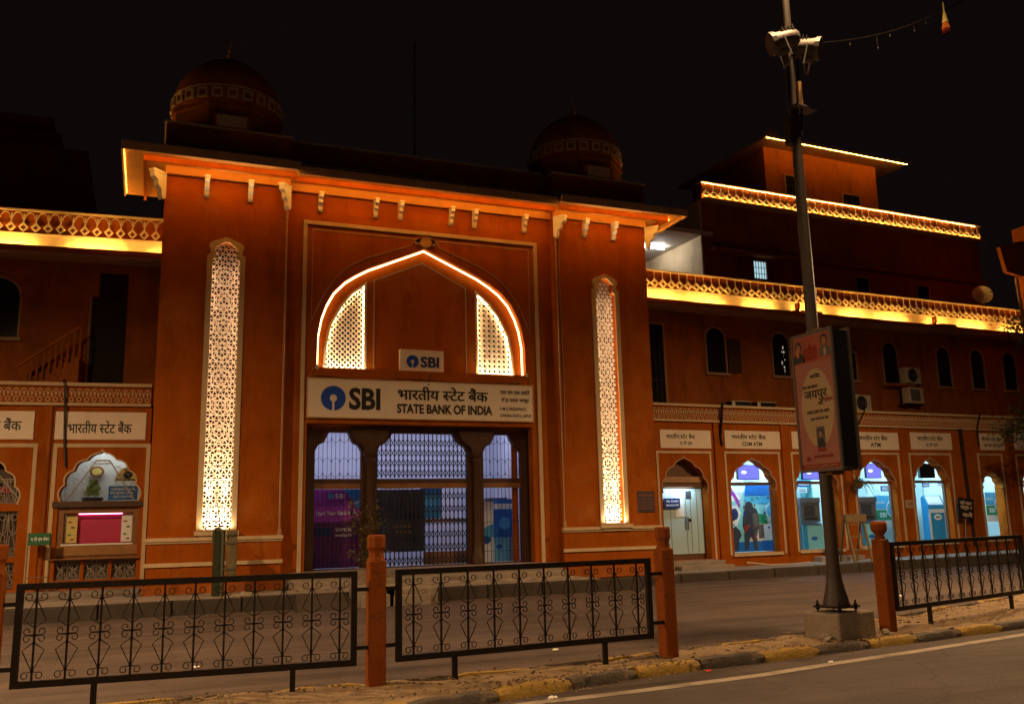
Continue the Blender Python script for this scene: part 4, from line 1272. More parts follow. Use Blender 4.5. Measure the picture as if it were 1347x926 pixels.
# penthouse
PD = 6.0
mb = MB(); mb.box(10.9, 17.1, PD, PD+5, 13.0, 16.599); mb.build('penthouse', WALL2, rw)
mb = MB(); mb.box(10.35, 18.25, PD-.85, PD+5.3, 16.6, 16.70); mb.build('penthouse_eave', CREAM, rw)
mb = MB(); mb.box(10.32, 18.28, PD-.89, PD-.851, 16.565, 16.70); mb.build('eave_lip', CREAM, rw)
led_run(rw, 10.4, 18.2, PD-.80, 16.585, 2.2, .05, .005, LEDP)
plain_window(rw, 11.9, 12.75, 14.35, 15.5, PD, round_=False)
plain_window(rw, 15.0, 16.0, 13.9, 15.1, PD, round_=False)
mb = MB()
for q in range(5): mb.disc(10.35+.09*q, 16.75+.05*math.sin(q), .09, .09, PD-.96, PD-.892+.001*q, 10)
mb.build('eave_ornament', MOTIF, rw)

# painted name panels above the bays: each a thin board on the wall
ATM_H = ['ए टी एम']
SG = [((1.04, 2.79, 3.54, 4.06), [(BHAR, .12, .68, .52, .80), (ATM_H, .38, .62, .14, .40)], 'white name panel over the pale closed door beside the gatehouse'),
      ((3.29, 5.34, 3.55, 4.08), [(BHAR, .12, .74, .54, .82), (['CDM ATM'], .30, .66, .16, .38)], 'white name panel over the bay with the blue figure poster'),
      ((5.80, 7.70, 3.57, 4.10), [(BHAR, .12, .74, .54, .82), (['ATM'], .38, .6, .16, .38)], 'white name panel half hidden behind the street hoarding'),
      ((8.22, 10.22, 3.58, 4.14), [(BHAR, .16, .76, .54, .82), (['ATM'], .38, .6, .16, .40)], 'white name panel just right of the street hoarding above the hanging plant'),
      ((10.77, 12.65, 3.61, 4.17), [(BHAR, .16, .78, .54, .82), (ATM_H, .36, .64, .14, .42)], 'white name panel over the bay with the tall blue kiosk'),
      ((14.03, 15.22, 3.63, 4.20), [(BHAR, .06, .86, .54, .80), (['एस एम एस हाईवे'], .12, .94, .16, .42)], 'weathered name panel over the narrow arched bay'),
      ((15.76, 17.5, 3.65, 4.24), [(BHAR, .12, .74, .54, .80), (['जयपुर'], .4, .6, .14, .42)], 'weathered name panel at the right edge of the wing')]
for (x0, x1, z0, z1), lines, lab in SG:
    t = thing('name_panel', lab, 'sign', RW, loc=(x0, -.002, z0), group='bank name panels above the bays')
    w, h = x1-x0, z1-z0
    mb = MB(); mb.box(0, w, -.028, 0, 0, h); mb.build('sign_board', SIGNW, t)
    for pc, a, b, c, d in lines:
        write([(pc, a*w, b*w, c*h, d*h, .012 if any(ord(ch) > 255 for q in pc for ch in q) else .03)], -.030, INK, t)

# backlit boxes in the arch heads
for i, x0, x1, z0, z1, lit, lab in [(1, 3.95, 4.75, 2.66, 3.10, True, 'violet screen glowing in the arch head above the blue figure poster'),
      (2, 6.42, 7.33, 2.66, 3.08, True, 'violet screen glowing in the arch head just left of the street pole'),
      (3, 9.05, 9.71, 2.70, 3.16, True, 'violet screen glowing in the arch head above the hanging plant'),
      (4, 11.42, 12.12, 2.70, 3.18, False, 'unlit black screen in the arch head above the tall blue kiosk'),
      (6, 16.3, 17.1, 2.70, 3.18, True, 'violet screen glowing in the arch at the right edge of the wing')]:
    t = thing('screen', lab, 'screen', RW, loc=(x0, .32, z0), group='screens in the arch heads')
    w, h = x1-x0, z1-z0
    mb = MB(); mb.box(0, w, 0, .08, 0, h); mb.build('casing', BLACKP, t)
    if lit:
        mb = MB(); mb.box(.02, w-.02, -.006, -.001, .02, h-.02); mb.build('display', SCRN, t)
        mb = MB(); mb.disc(w*.28, h*.50, .10, .05, -.009, -.0065, 14); mb.build('painted_glint', SCRNB, t)  # glowing disc stands in for a reflection on the screen

# posters and machines inside the bays (t = sideways shift with depth as seen through the opening)
def poster_blue(x, d, z, w, h, lab, text='SBI'):
    t = thing('poster', lab, 'poster', RW, loc=(x, d, z), group='blue and green bank posters inside the bays')
    mb = MB(); mb.box(0, w, -.02, 0, 0, h); mb.build('sheet', PRW, t)
    mb = MB(); mb.box(0, w, -.024, -.0205, h*.58, h); mb.build('blue_field', PRLB, t)
    mb = MB(); mb.box(0, w*.78, -.024, -.0205, h*.24, h*.55); mb.build('green_field', PRG, t)
    keyhole(w*.80, h*.58, w*.30, -.0285, -.0245).build('ring_white', PRW, t)
    keyhole(w*.80, h*.58, w*.26, -.0325, -.029).build('ring_emblem', PRLB, t)
    write([([text], w*.16, w*.50, h*.32, h*.47, .03)], -.0262, PRW, t)
    write([(['Bank with us'], w*.08, w*.46, h*.74, h*.84, .01)], -.0262, PRW, t)
poster_blue(10.62, 1.6, 1.10, .95, 1.08, 'blue and green poster with round emblem seen behind the ball topped post')
poster_blue(15.6, 1.3, 1.18, .9, 1.06, 'blue and green poster with round emblem in the narrow arched bay')

def atm(x, d, z, lab, flip=False, base=RW):
    t = thing('cash_machine', lab, 'cash machine', base @ Matrix.Translation((x, d, z)) @ Matrix.Rotation(R(-26), 4, 'Z') if base is RW else base @ Matrix.Translation((x, d, z)), group='cash machines in the lit bays')
    mb = MB(); mb.cbox(0, .62, .12, .75, 0, 1.62, .03); mb.build('cabinet', ATMG, t)
    mb = MB(); mb.box(.0, .62, .0, .118, 0, .78); mb.build('lower_door', PRCY, t)
    mb = MB(); mb.box(.0, .14, -.006, -.001, 0.0, .78); mb.build('blue_stripe', ATMB, t)
    mb = MB(); mb.add([(.03, -.04, .80), (.59, -.04, .80), (.59, .11, .90), (.03, .11, .90), (.03, -.04, .78), (.59, -.04, .78), (.59, .11, .78), (.03, .11, .78)], [(0, 1, 2, 3), (0, 4, 5, 1), (1, 5, 6, 2), (0, 3, 7, 4), (4, 7, 6, 5)]); mb.build('keypad_shelf', PRDK, t)
    mb = MB(); mb.box(.12, .44, .10, .1185, 1.05, 1.38); mb.build('display', PRDK, t)
    mb = MB(); mb.box(.48, .57, .10, .1185, 1.1, 1.3); mb.build('card_slot', GALV, t)
    mb = MB(); mb.box(.0, .62, .05, .1185, 1.46, 1.62); mb.build('header_panel', ATMG, t)
    mb = MB(); mb.disc(.34, .36, .10, .06, -.012, -.0065, 16); mb.build('round_badge', PRB, t)
    mb = MB(); mb.box(.12, .5, .08, .119, .95, 1.0); mb.build('cash_slot', BLACKP, t)
    return t
atm(6.87, 1.0, .50, 'grey cash machine in the lit bay left of the street pole')
atm(9.28, 1.0, .50, 'grey cash machine in the lit bay below the hanging plant')
atm(11.45, 1.35, .50, 'grey cash machine left of the tall blue kiosk')
atm(17.3, 1.0, .50, 'grey cash machine in the bay at the right edge of the wing')
atm(8.25, 2.0, .60, 'blue grey cash machine in the lobby behind the right entrance grille', base=GATE)
t = thing('poster', 'tall navy poster in the lobby right of the inner counter', 'poster', GATE, loc=(8.36, 1.75, 1.2))
mb = MB(); mb.box(0, .62, 0, .02, 0, .98); mb.build('sheet', PRB, t)
mb = MB(); mb.box(.0, .62, -.004, -.0005, .72, .86); mb.build('white_band', PRW, t)
mb = MB(); mb.disc(.3, .36, .16, .16, -.004, -.0005, 18); mb.build('pale_disc', PRLB, t)
t = thing('standee', 'white and blue standee in the lobby left of the tall navy poster', 'standee', GATE, loc=(7.82, 1.3, .605))
mb = MB(); mb.box(0, .36, 0, .02, 0, 1.5); mb.build('sheet', PRW, t)
mb = MB(); mb.slab([(0, .5), (.36, .62), (.36, .95), (0, .8)], [], -.004, -.0005); mb.build('blue_wave', PRLB, t)
mb = MB(); mb.disc(.16, .55, .13, .10, -.008, -.0045, 16); mb.build('navy_disc', PRB, t)
mb = MB(); mb.box(0.0, .36, -.05, .10, -.004, -.0005); mb.build('foot', BLACKP, t)
# small notices on the room walls
for (x, d, z, w, h, m_, lab) in [(7.39, 1.7, 2.50, .58, .19, PRN, 'navy notice strip high on the room wall left of the street pole'),
        (7.39, 1.68, 2.30, .38, .16, PRW, 'white notice strip below the navy one left of the street pole'),
        (12.98, 1.65, 2.45, .34, .2, PRN, 'navy notice on the room wall above the tall blue kiosk'),
        (13.69, 1.65, 2.45, .32, .2, PRW, 'white notice on the room wall right of the navy one above the kiosk'),
        (10.95, 1.6, 2.32, .42, .18, PRN, 'navy notice on the room wall above the blue and green poster')]:
    t = thing('notice', lab, 'notice', RW, loc=(x, d, z))
    mb = MB(); mb.box(0, w, -.015, 0, 0, h); mb.build('sheet', m_, t)
    mb = MB()
    for q in range(2): mb.box(w*.1, w*.9, -.018, -.0155, h*(.25+.35*q), h*(.38+.35*q))
    mb.build('print_line', PRW if m_ is PRN else PRN, t)
# leaning blue panel beside machines
for x, d, lab in ((6.50, .95, 'blue side screen beside the cash machine left of the street pole'), (8.92, .95, 'blue side screen beside the cash machine below the hanging plant')):
    t = thing('side_screen', lab, 'partition', RW, loc=(x, d, .52))
    mb = MB(); mb.slab([(0, 0), (.30, 0), (.20, .9), (.02, 1.45), (0, 1.45)], [], 0, .03); mb.build('panel', ATMB, t)
    mb = MB(); mb.box(-.03, -.001, -.01, .04, 0, 1.5); mb.build('edge_strip', PRCY, t)
# tall blue kiosk
t = thing('kiosk', 'tall blue and white self service kiosk with a sloping top screen', 'kiosk', RW @ Matrix.Translation((11.98, .62, .56)) @ Matrix.Rotation(R(-24), 4, 'Z'))
prof = [(0.0, 0.0), (0.5, 0.0), (0.5, 1.52), (0.30, 1.58), (0.02, 1.25), (0.0, 1.1)]
mb = MB(); mb.add([(0, y, z) for y, z in prof]+[(.58, y, z) for y, z in prof], [tuple(range(6))[::-1], tuple(range(6, 12))]+[(i, (i+1) % 6, 6+(i+1) % 6, 6+i) for i in range(6)]); mb.build('body', ATMB, t)
mb = MB(); mb.box(.0, .58, -.012, -.001, 1.0, 1.12); mb.box(-.012, .06, -.013, -.0015, 0, 1.0); mb.box(.52, .592, -.013, -.0015, 0, 1.0); mb.build('white_edge', PRW, t)
mb = MB(); mb.add([(.05, .045, 1.262), (.53, .045, 1.262), (.53, .285, 1.545), (.05, .285, 1.545), (.05, .03, 1.275), (.53, .03, 1.275), (.53, .27, 1.558), (.05, .27, 1.558)], [(0, 1, 2, 3), (4, 7, 6, 5), (0, 4, 5, 1), (2, 6, 7, 3), (1, 5, 6, 2), (0, 3, 7, 4)]); mb.build('top_screen', PRW, t)
mb = MB(); mb.disc(.29, .86, .13, .10, -.016, -.001, 16); mb.build('badge', PRW, t)
mb = MB(); mb.box(.22, .36, -.02, -.0165, .84, .88); mb.build('badge_slot', PRDK, t)
# figure poster in bay 2: a flat print behind the glass
t = thing('poster', 'large blue glass poster printed with a dark standing figure and round emblem', 'poster', RW, loc=(3.80, .75, .55))
w, h = 1.70, 1.98
def pz(a, b): return (a*w, (1-b)*h)
mb = MB(); mb.box(0, w, 0, .02, 0, h); mb.build('sheet', PRCY, t)
def pr(name, m, pts, k):
    q = MB(); q.slab([pz(*p) for p in pts], [], -.002-.0012*k, -.0005-.0012*k+.0004); q.build(name, m, t)
pr('sky_band', PRW, [(0, 0), (.45, 0), (.30, .22), (0, .28)], 1)
pr('blue_field', PRB, [(.44, 0), (1, 0), (1, .17), (.40, .17)], 1)
pr('light_field', PRLB, [(.38, .18), (1, .18), (1, .30), (.42, .28)], 1)
pr('pale_field', PRW, [(.42, .60), (1, .58), (1, .84), (.40, .86)], 1)
pr('blue_base', PRB, [(0, .86), (1, .84), (1, 1), (0, 1)], 1)
pr('green_patch', PRG, [(.68, .44), (.86, .46), (.88, .60), (.70, .58)], 2)
pr('white_swirl', PRW, [(.02, .34), (.22, .30), (.30, .42), (.20, .60), (.05, .56)], 2)
pr('purple_ribbon', PRP, [(.02, .06), (.12, .05), (.26, .22), (.30, .34), (.24, .32), (.14, .16), (.03, .18)], 3)
q = MB(); q.disc(w*.16, h*.56, .13, .17, -.0075, -.0056, 20); q.build('navy_disc', PRN, t)
keyhole(w*.98, h*.60, .24, -.0075, -.0056).build('ring_white', PRW, t)
keyhole(w*.98, h*.60, .20, -.0095, -.0078).build('ring_emblem', PRLB, t)
fig = [(.40, .30), (.44, .26), (.50, .25), (.55, .28), (.57, .34), (.64, .37), (.68, .45), (.69, .58), (.65, .68), (.60, .72), (.62, .86), (.62, .98), (.54, .98), (.52, .84), (.48, .78), (.44, .84), (.42, .98), (.33, .98), (.33, .80), (.34, .70), (.31, .62), (.33, .48), (.37, .40)]
pr('figure', PRDK, fig, 8)
pr('figure_sash', BB_RED, [(.34, .62), (.44, .60), (.46, .68), (.36, .70)], 9)
pr('figure_arm', BB_GREY, [(.55, .44), (.66, .42), (.68, .60), (.60, .66), (.54, .58)], 9)
pr('figure', PRDK, [(.08, .66), (.16, .62), (.24, .68), (.28, .76), (.22, .82), (.20, .99), (.06, .99), (.07, .82), (.04, .74)], 8)
rq = random.Random(9)
for q in range(26):
    a, b, r_ = rq.uniform(.02, .96), rq.uniform(.20, .84), rq.uniform(.012, .035)
    pr('printed_detail', rq.choice((PRW, PRN, PRLB, PRG, PRDK, PRLB, BB_GREY)), [(a+r_*math.cos(k*1.2+q), b+r_*rq.uniform(.5, 1)*math.sin(k*1.2+q)) for k in range(5)], 3.4+q*.12)
for q in range(9):
    a, b, r_ = .36+.26*rq.random(), .30+.5*rq.random(), rq.uniform(.015, .035)
    pr('printed_detail', rq.choice((BB_GREY, PRN, BB_GREY, BB_RED)), [(a+r_*math.cos(k*1.2+q), b+r_*1.4*math.sin(k*1.2+q)) for k in range(5)], 10.2+q*.15)
pr('print_patch', BB_GREY, [(.66, .60), (.78, .60), (.78, .80), (.66, .82)], 4)
# little plate and black board on the piers
t = thing('note_plate', 'small pale plate on the pier left of the blue kiosk bay', 'plate', RW, loc=(10.42, -.057, 1.86))
mb = MB(); mb.box(-.22, .22, -.015, 0, -.13, .13); mb.build('plate', BB_CREAM, t)
write([(['SBI'], -.12, .12, -.05, .05, .01)], -.017, BB_RED, t)
t = thing('notice_board', 'tilted black board with white lettering on the pier right of the kiosk', 'sign', RW @ Matrix.Translation((12.62, -.30, 1.68)) @ Matrix.Rotation(R(6), 4, 'Y'))
mb = MB(); mb.box(-.36, .36, -.02, 0, -.33, .33); mb.build('board', INK, t)
write([(['यहाँ वाहन'], -.28, .26, .10, .25, .01), (['पार्क न'], -.26, .28, -.08, .07, .01), (['करें'], -.18, .28, -.28, -.12, .01)], -.023, SIGNW, t)
mb = MB(); mb.box(-.02, .02, .001, .03, -1.3, .2); mb.build('stake', WOODL, t)
# pipes and cables on the wing
def cable(name, lab, pts, r, m=BLACKP, mtx=RW, cat='cable', n=6):
    t = thing(name, lab, cat, mtx, loc=pts[0])
    p0 = Vector(pts[0])
    mb = MB(); mb.tube([Vector(p)-p0 for p in pts], r, n); mb.build('run', m, t)
    mb = MB(); mb.lathe(0, 0, [(r*1.3, -.03), (r*1.3, .03)], 8); mb.build('clip', m, t)
    return t
cable('cable', 'black cable dropping over the frieze beside the door bay panel', [(3.20, -.17, 4.86), (3.17, -.17, 4.78), (3.14, -.16, 4.5), (3.12, -.12, 4.2), (3.10, -.08, 3.9), (3.14, -.08, 3.62)], .04)
cable('cable', 'thin black cable looping over the frieze right of the hoarding', [(8.75, -.17, 4.9), (8.70, -.17, 4.75), (8.45, -.16, 4.4), (8.3, -.12, 4.1), (8.25, -.08, 3.6)], .02)
cable('cable', 'black cable hanging down over the weathered panel by the narrow bay', [(14.0, -.17, 4.86), (13.95, -.17, 4.75), (13.8, -.16, 4.4), (13.85, -.10, 4.0), (13.9, -.08, 3.75)], .025)
cable('drain_pipe', 'dark drain pipe on the pier right of the tilted black board', [(13.05, -.09, 4.29), (13.07, -.09, 2.6), (13.12, -.09, .5)], .055, m=DARKR, cat='pipe')
cable('hose', 'pale hose lying along the wall foot below the figure poster', [(3.6, -.3, .30), (4.2, -.5, .22), (5.0, -.5, .20), (5.8, -.35, .22)], .02, m=CREAM, cat='hose')

# air conditioners
def ac(x, d, z, lab, rz=0.0, flat=False):
    t = thing('air_conditioner', lab, 'air conditioner', RW @ Matrix.Translation((x, d, z)) @ Matrix.Rotation(rz, 4, 'Z'), group='air conditioner units on the wing')
    mb = MB(); mb.cbox(-.40, .40, 0, .30, 0, .56, .02); mb.build('casing', ACW, t)
    if flat:
        mb = MB()
        for q in range(6): mb.box(-.30+.085*q, -.25+.085*q, -.008, -.001, .08, .48)
        mb.build('grille', BLACKP, t)
    else:
        mb = MB(); mb.disc(-.08, .28, .235, .235, -.006, -.001, 24); mb.build('fan_opening', BLACKP, t)
        mb = MB()
        for rr in (.235, .17, .10): mb.strip([(-.08+rr*math.cos(2*PI*i/20), .28+rr*math.sin(2*PI*i/20)) for i in range(20)], .012, -.022, -.0065, closed=True)
        for a in range(4): mb.box(-.08-.235, -.08+.235, -.018+.001*a, -.0105+.001*a, .277, .283) if a == 0 else None
        mb.build('fan_guard', GALV, t)
        mb = MB(); mb.disc(-.08, .28, .045, .045, -.03, -.0225, 10); mb.build('fan_hub', GALV, t)
    mb = MB(); mb.box(-.35, -.31, .02, .5, -.06, -.001); mb.box(.31, .35, .02, .5, -.06, -.001); mb.build('bracket', IRON, t)
ac(12.46, UD-.55, 6.02, 'white air conditioner, upper of the pair beside the arched window', R(6))
ac(12.50, UD-.55, 5.32, 'white slatted air conditioner, lower of the pair beside the arched window', R(6), True)
ac(9.45, .55, 4.88, 'white air conditioner on the terrace edge right of the hoarding', R(4))
mb_t = [(4.30, 'low pale metal box on the terrace left of the second one'), (5.26, 'low pale metal box on the terrace nearer the hoarding')]
for x, lab in mb_t:
    t = thing('terrace_box', lab, 'box', RW, loc=(x, .35, 4.81), group='low boxes on the terrace')
    mb = MB(); mb.cbox(-.36, .36, 0, .3, 0, .20, .015); mb.build('casing', BLACKP, t)
    mb = MB(); mb.box(-.36, -.24, -.006, -.001, .02, .19); mb.build('white_end', ACW, t)
    mb = MB(); mb.box(-.37, .37, -.02, .31, .201, .222); mb.build('lid', ACW, t)
# satellite dish behind the roof parapet
t = thing('satellite_dish', 'grey satellite dish on the roof parapet far to the right', 'satellite dish', RW @ Matrix.Translation((16.7, 1.25, 9.16)))
mb = MB(); mb.lathe(0, 0, [(.02, 0), (.16, .02), (.28, .07), (.35, .13), (.355, .12), (.28, .05), (.16, 0), (.02, -.02)], 20)
mb.xf(Matrix.Translation((0, 0, .42)) @ Matrix.Rotation(R(-42), 4, 'Z') @ Matrix.Rotation(R(78), 4, 'X')); mb.build('bowl', DISH, t, smooth=True)
mb = MB(); mb.tube([(0, .1, -.1), (0, .05, .40)], .025, 6); mb.tube([(0, -.02, .3), (-.05, -.38, .45)], .012, 5); mb.build('mast', GALV, t)
mb = MB(); mb.box(-.09, -.02, -.45, -.36, .42, .49); mb.build('receiver', GALV, t)

# ================================================================== LEFT WING
lw = thing('bank_wing', 'terracotta wing left of the gatehouse with a wooden counter under a scalloped arch', 'building', LW)
LB = [(-4.42, -2.62, .3, 2.22, 3.36), (-1.84, -0.20, .56, 2.24, 3.37)]
def lbay(b): return cusped(b[0], b[1], b[2], b[3], b[4], 4, 0.07, 40, 0.12)
mb = MB(); mb.slab([(-12, .05), (-.03, .05), (-.03, 4.35), (-12, 4.35)], [lbay(b) for b in LB], 0, .40); mb.build('front_wall', WALL, lw)
mb = MB(); mb.box(-12, -.03, .401, 6.5, 4.35, 4.46); mb.build('terrace_floor', WALL2, lw)
mb = MB(); mb.box(-12, -.05, -.10, .3, 4.351, 4.41); mb.build('cornice_rail', CREAM, lw)
mb = MB(); mb.box(-12, -.05, -.05, .3, 4.411, 4.785); mb.build('cornice_band', WALL, lw)
mb = MB(); mb.box(-12, -.05, -.14, .35, 4.786, 4.86); mb.build('cornice_coping', CREAM, lw)
for i in range(26):
    o = bpy.data.objects.new('frieze_motif', FM); link(o, lw)
    o.location = (-.14-.158*i, -.051, 4.60); o.scale = (.98, 1, 1.08)
for (a, b), bay in zip(((-4.62, -2.36), (-1.97, -.06)), LB):
    mb = MB(); mb.strip([(a, .5), (a, 3.47), (b, 3.47), (b, .5)], .085, -.03, -.001); mb.build('bay_outline', CREAM, lw)
    mb = MB(); mb.strip(lbay(bay)[1:-1], .03, -.02, -.0005); mb.build('arch_outline', CREAM, lw)
mb = MB(); mb.box(-2.32, -2.02, -.05, -.001, .1, 4.35); mb.build('pilaster', WALL, lw)
mb = MB(); mb.tube([(-2.10, -.09, .3), (-2.10, -.09, 4.34)], .045, 8); mb.build('rain_pipe', WALL2, lw)
mb = MB(); mb.box(-12, -.05, -.07, -.0505, .05, .42); mb.build('base_course', WALL2, lw)
mb = MB(); mb.box(-12, -.05, -.55, -.0705, .15, .36); mb.build('base_step', PAVE, lw)
# room behind the counter bay
mb = MB()
mb.box(-2.0, -.05, 1.6, 1.65, .4, 3.7); mb.box(-2.05, -2.0, .401, 1.6, .4, 3.7); mb.box(-.05, -.01, .401, 1.6, .4, 3.7); mb.box(-2.05, -.01, .401, 1.65, 3.7, 3.75)
mb.build('room_wall', mat('counter_room_paint', (.58, .62, .62), .6, .12, 3, .0, streak=.2), lw)
mb = MB(); mb.box(-1.6, -.4, 1.0, 1.05, 3.62, 3.69); mb.build('tube_light', emis('dim_tube', (1.0, .96, .88), 20.0), lw)
mb = MB(); mb.slab(lbay((-1.838, -.202, 2.26, 2.27, 3.366))[0:], [], .22, .225); mb.build('pane', GLASS, lw)
gm = MB()
ol = lbay((-1.80, -.24, 2.26, 2.28, 3.32))
gm.strip([(-1.7, 2.28), (-1.15, 3.15), (-.88, 3.15), (-.33, 2.28)], .03, .17, .185)
for q in range(9):
    xx = -1.72+.17*q
    gm.tube([(xx+.06*math.cos(a*PI/5), .178, 2.62+.3*math.sin(PI*q/8)*1.6+.06*math.sin(a*PI/5)) for a in range(9)], .006, 4)
    if q < 3 or q > 5:
        for k in range(4): gm.tube([(xx+.05*math.cos(a*PI/5), .178, 2.36+.11*k+.05*math.sin(a*PI/5)) for a in range(9)], .006, 4)
gm.strip([(-1.2, 3.08), (-.84, 3.08)], .025, .165, .18)
gm.build('fanlight_grille', SCRG, lw)
# counter: timber frame, hatch, posters, lower grilles
cf = MB(); cf.slab([(-1.88, 1.02), (-.17, 1.02), (-.17, 2.25), (-1.88, 2.25)], [[(-1.72, 1.33), (-.32, 1.33), (-.32, 1.99), (-1.72, 1.99)]], .06, .22); cf.build('counter_frame', WOODL, lw)
mb = MB(); mb.box(-1.95, -.12, -.06, .10, 2.12, 2.24); mb.build('counter_hood', WOOD, lw)
mb = MB(); mb.box(-1.92, -.14, -.10, .20, 1.0, 1.018); mb.box(-1.90, -.15, .02, .0595, 1.08, 1.29); mb.build('counter_apron', mat('apron_wood', (.30, .15, .045), .45, .2, 5, .1), lw)
mb = MB(); mb.box(-1.74, -.30, .04, .24, 1.295, 1.328); mb.build('counter_ledge', PRW, lw)
mb = MB(); mb.box(-1.72, -.32, .34, .37, 1.30, 2.05); mb.build('counter_back', PRMG, lw)
mb = MB(); mb.tube([(-1.46, .315, 1.975), (-.56, .315, 1.975)], .010, 6); mb.build('tube_light', PINKT, lw)
for x0, x1, mm, nm in ((-1.70, -1.46, PRYL, 'menu_sheet'), (-.56, -.34, PRW, 'price_sheet')):
    mb = MB(); mb.box(x0, x1, .20, .215, 1.35, 1.97); mb.build(nm, mm, lw)
    for q, (c_, zz) in enumerate(((BB_RED, 1.80), (PRDK, 1.68), (PRG, 1.52), (BB_RED, 1.42))):
        mb = MB(); mb.disc((x0+x1)/2+.03*((q % 2)*2-1), zz, .045, .018, .196, .1995, 10); mb.build('printed_picture', c_, lw)
mb = MB(); mb.box(-1.88, -.17, .10, .22, .40, .56); mb.box(-1.88, -.17, .10, .22, .98, 1.0195); mb.build('panel_rail', WALL, lw)
for x in (-1.30, -.74):
    mb = MB(); mb.box(x-.035, x+.035, .09, .2, .56, .98); mb.build('panel_post', WALL, lw)
mb = MB(); mb.box(-1.88, -.17, .24, .26, .4, 1.02); mb.build('panel_back', mat('grey_backing', (.085, .07, .06), .8, .2, 4, .1), lw)
def scroll_panel(x0, x1, z0, z1, d):
    mb = MB(); cx = (x0+x1)/2; w = (x1-x0)/2
    for sg in (-1, 1):
        for (cz, rr, dr) in ((z1-.11, .10, 1), (z0+.11, .09, -1)):
            mb.tube([(cx+sg*(w*.5+rr*(1-k/16*.75)*math.cos(k*.75)), d, cz+dr*rr*(1-k/16*.75)*math.sin(k*.75)) for k in range(15)], .009, 4)
        mb.tube([(cx+sg*w*.95, d, z1), (cx+sg*w*.75, d, (z0+z1)/2+.04), (cx+sg*w*.2, d, (z0+z1)/2-.04), (cx+sg*.02, d, z0)], .009, 4)
        mb.tube([(cx+sg*w*.9, d, z0), (cx+sg*w*.5, d, (z0+z1)/2-.03), (cx+sg*.03, d, (z0+z1)/2+.08), (cx, d, z1)], .009, 4)
        mb.tube([(cx+sg*w*.25, d, z1), (cx+sg*w*.45, d, (z0+z1)/2+.02), (cx+sg*w*.95, d, (z0+z1)/2-.02)], .008, 4)
    mb.tube([(cx, d, z0), (cx, d, z1)], .008, 4)
    mb.strip([(x0, z0), (x1, z0), (x1, z1), (x0, z1)], .02, d-.008, d+.008, closed=True)
    return mb
for x0, x1 in ((-1.86, -1.34), (-1.26, -.78), (-.70, -.19)):
    o = scroll_panel(x0, x1, .57, .97, .15).build('scroll_panel', SCRG, lw); o['kind'] = 'stuff'
# things seen through the fanlight
t = thing('notice_board', 'blue notice with white lines behind the scalloped fanlight', 'sign', LW, loc=(-.62, .62, 2.44))
mb = MB(); mb.box(-.30, .32, 0, .02, -.16, .16); mb.build('board', PRB, t)
write([(['STATE BANK OF INDIA'], -.24, .26, .06, .11, .0), (['SMS HIGHWAY BRANCH'], -.26, .28, -.02, .03, .0), (['JAIPUR RAJASTHAN'], -.2, .22, -.11, -.06, .0)], -.002, PRW, t)
t = thing('wall_plaque', 'ornate yellow plaque above the blue notice behind the fanlight', 'plaque', LW, loc=(-.55, .9, 2.86))
mb = MB(); mb.slab([(-.3, -.14), (.3, -.14), (.24, .02), (.12, .16), (0, .20), (-.12, .16), (-.24, .02)], [], 0, .03); mb.build('plaque', PRYL, t)
mb = MB(); mb.disc(0, .01, .10, .09, -.012, -.001, 16); mb.build('medallion', BLACKP, t)
mb = MB(); mb.box(-.26, .26, -.01, -.0005, -.12, -.09); mb.build('border', BLACKP, t)
t = thing('potted_plant', 'pale green plant in a dark pot standing inside the fanlight window', 'plant', LW, loc=(-1.25, .62, 2.26))
mb = MB(); mb.lathe(0, 0, [(.20, 0), (.24, .06), (.22, .09)], 12); mb.build('pot', PRDK, t)
mb = MB()
rr = random.Random(3)
for q in range(240):
    a = rr.uniform(0, 2*PI); h = rr.uniform(.05, .40); ra = (.26*(1-h/.46))*math.sqrt(rr.random())
    x, y, z = ra*math.cos(a), ra*math.sin(a)*.6, .05+h
    l = .05; b = rr.uniform(0, 2*PI)
    mb.add([(x, y, z), (x+l*math.cos(b), y+l*math.sin(b)*.6, z+.02), (x+l*1.2*math.cos(b+.5), y, z+.05), (x, y-.02, z+.04)], [(0, 1, 2, 3)])
mb.build('foliage', mat('pale_leaf', (.20, .30, .10), .6, .4, 12, 0), t)
t = thing('wall_plaque', 'small brown picture hung high at the left behind the fanlight', 'plaque', LW, loc=(-1.30, 1.5, 2.98))
mb = MB(); mb.disc(0, 0, .16, .13, 0, .03, 14); mb.build('frame', WOODL, t)
mb = MB(); mb.disc(0, 0, .11, .085, -.008, -.0005, 14); mb.build('picture', PRYL, t)
# left bay with scroll grille
mb = MB(); mb.box(-4.5, -2.5, .38, .40, .2, 3.5); mb.build('bay_back', mat('dim_room', (.10, .07, .055), .8, .3, 2, 0), lw)
mb = MB(); mb.box(-4.42, -2.60, .10, .3, 2.06, 2.22); mb.build('grille_rail', WALL, lw)
mb = MB(); mb.box(-4.42, -2.60, .10, .3, .98, 1.08); mb.build('grille_rail', WALL, lw)
for k in range(4):
    o = scroll_panel(-4.40+.45*k, -3.96+.45*k, 1.10, 2.04, .2).build('scroll_panel', SCRG, lw); o['kind'] = 'stuff'
    o = scroll_panel(-4.40+.45*k, -3.96+.45*k, .45, .96, .2).build('scroll_panel', SCRG, lw); o['kind'] = 'stuff'
    o = scroll_panel(-4.30+.40*k, -3.92+.40*k, 2.24, 2.9-.1*abs(k-1.5), .2).build('scroll_panel', SCRG, lw); o['kind'] = 'stuff'
mb = MB(); mb.strip([(-3.5, 3.3), (-3.0, 2.75), (-2.64, 2.3)], .03, .15, .17); mb.build('brace_bar', SCRG, lw)
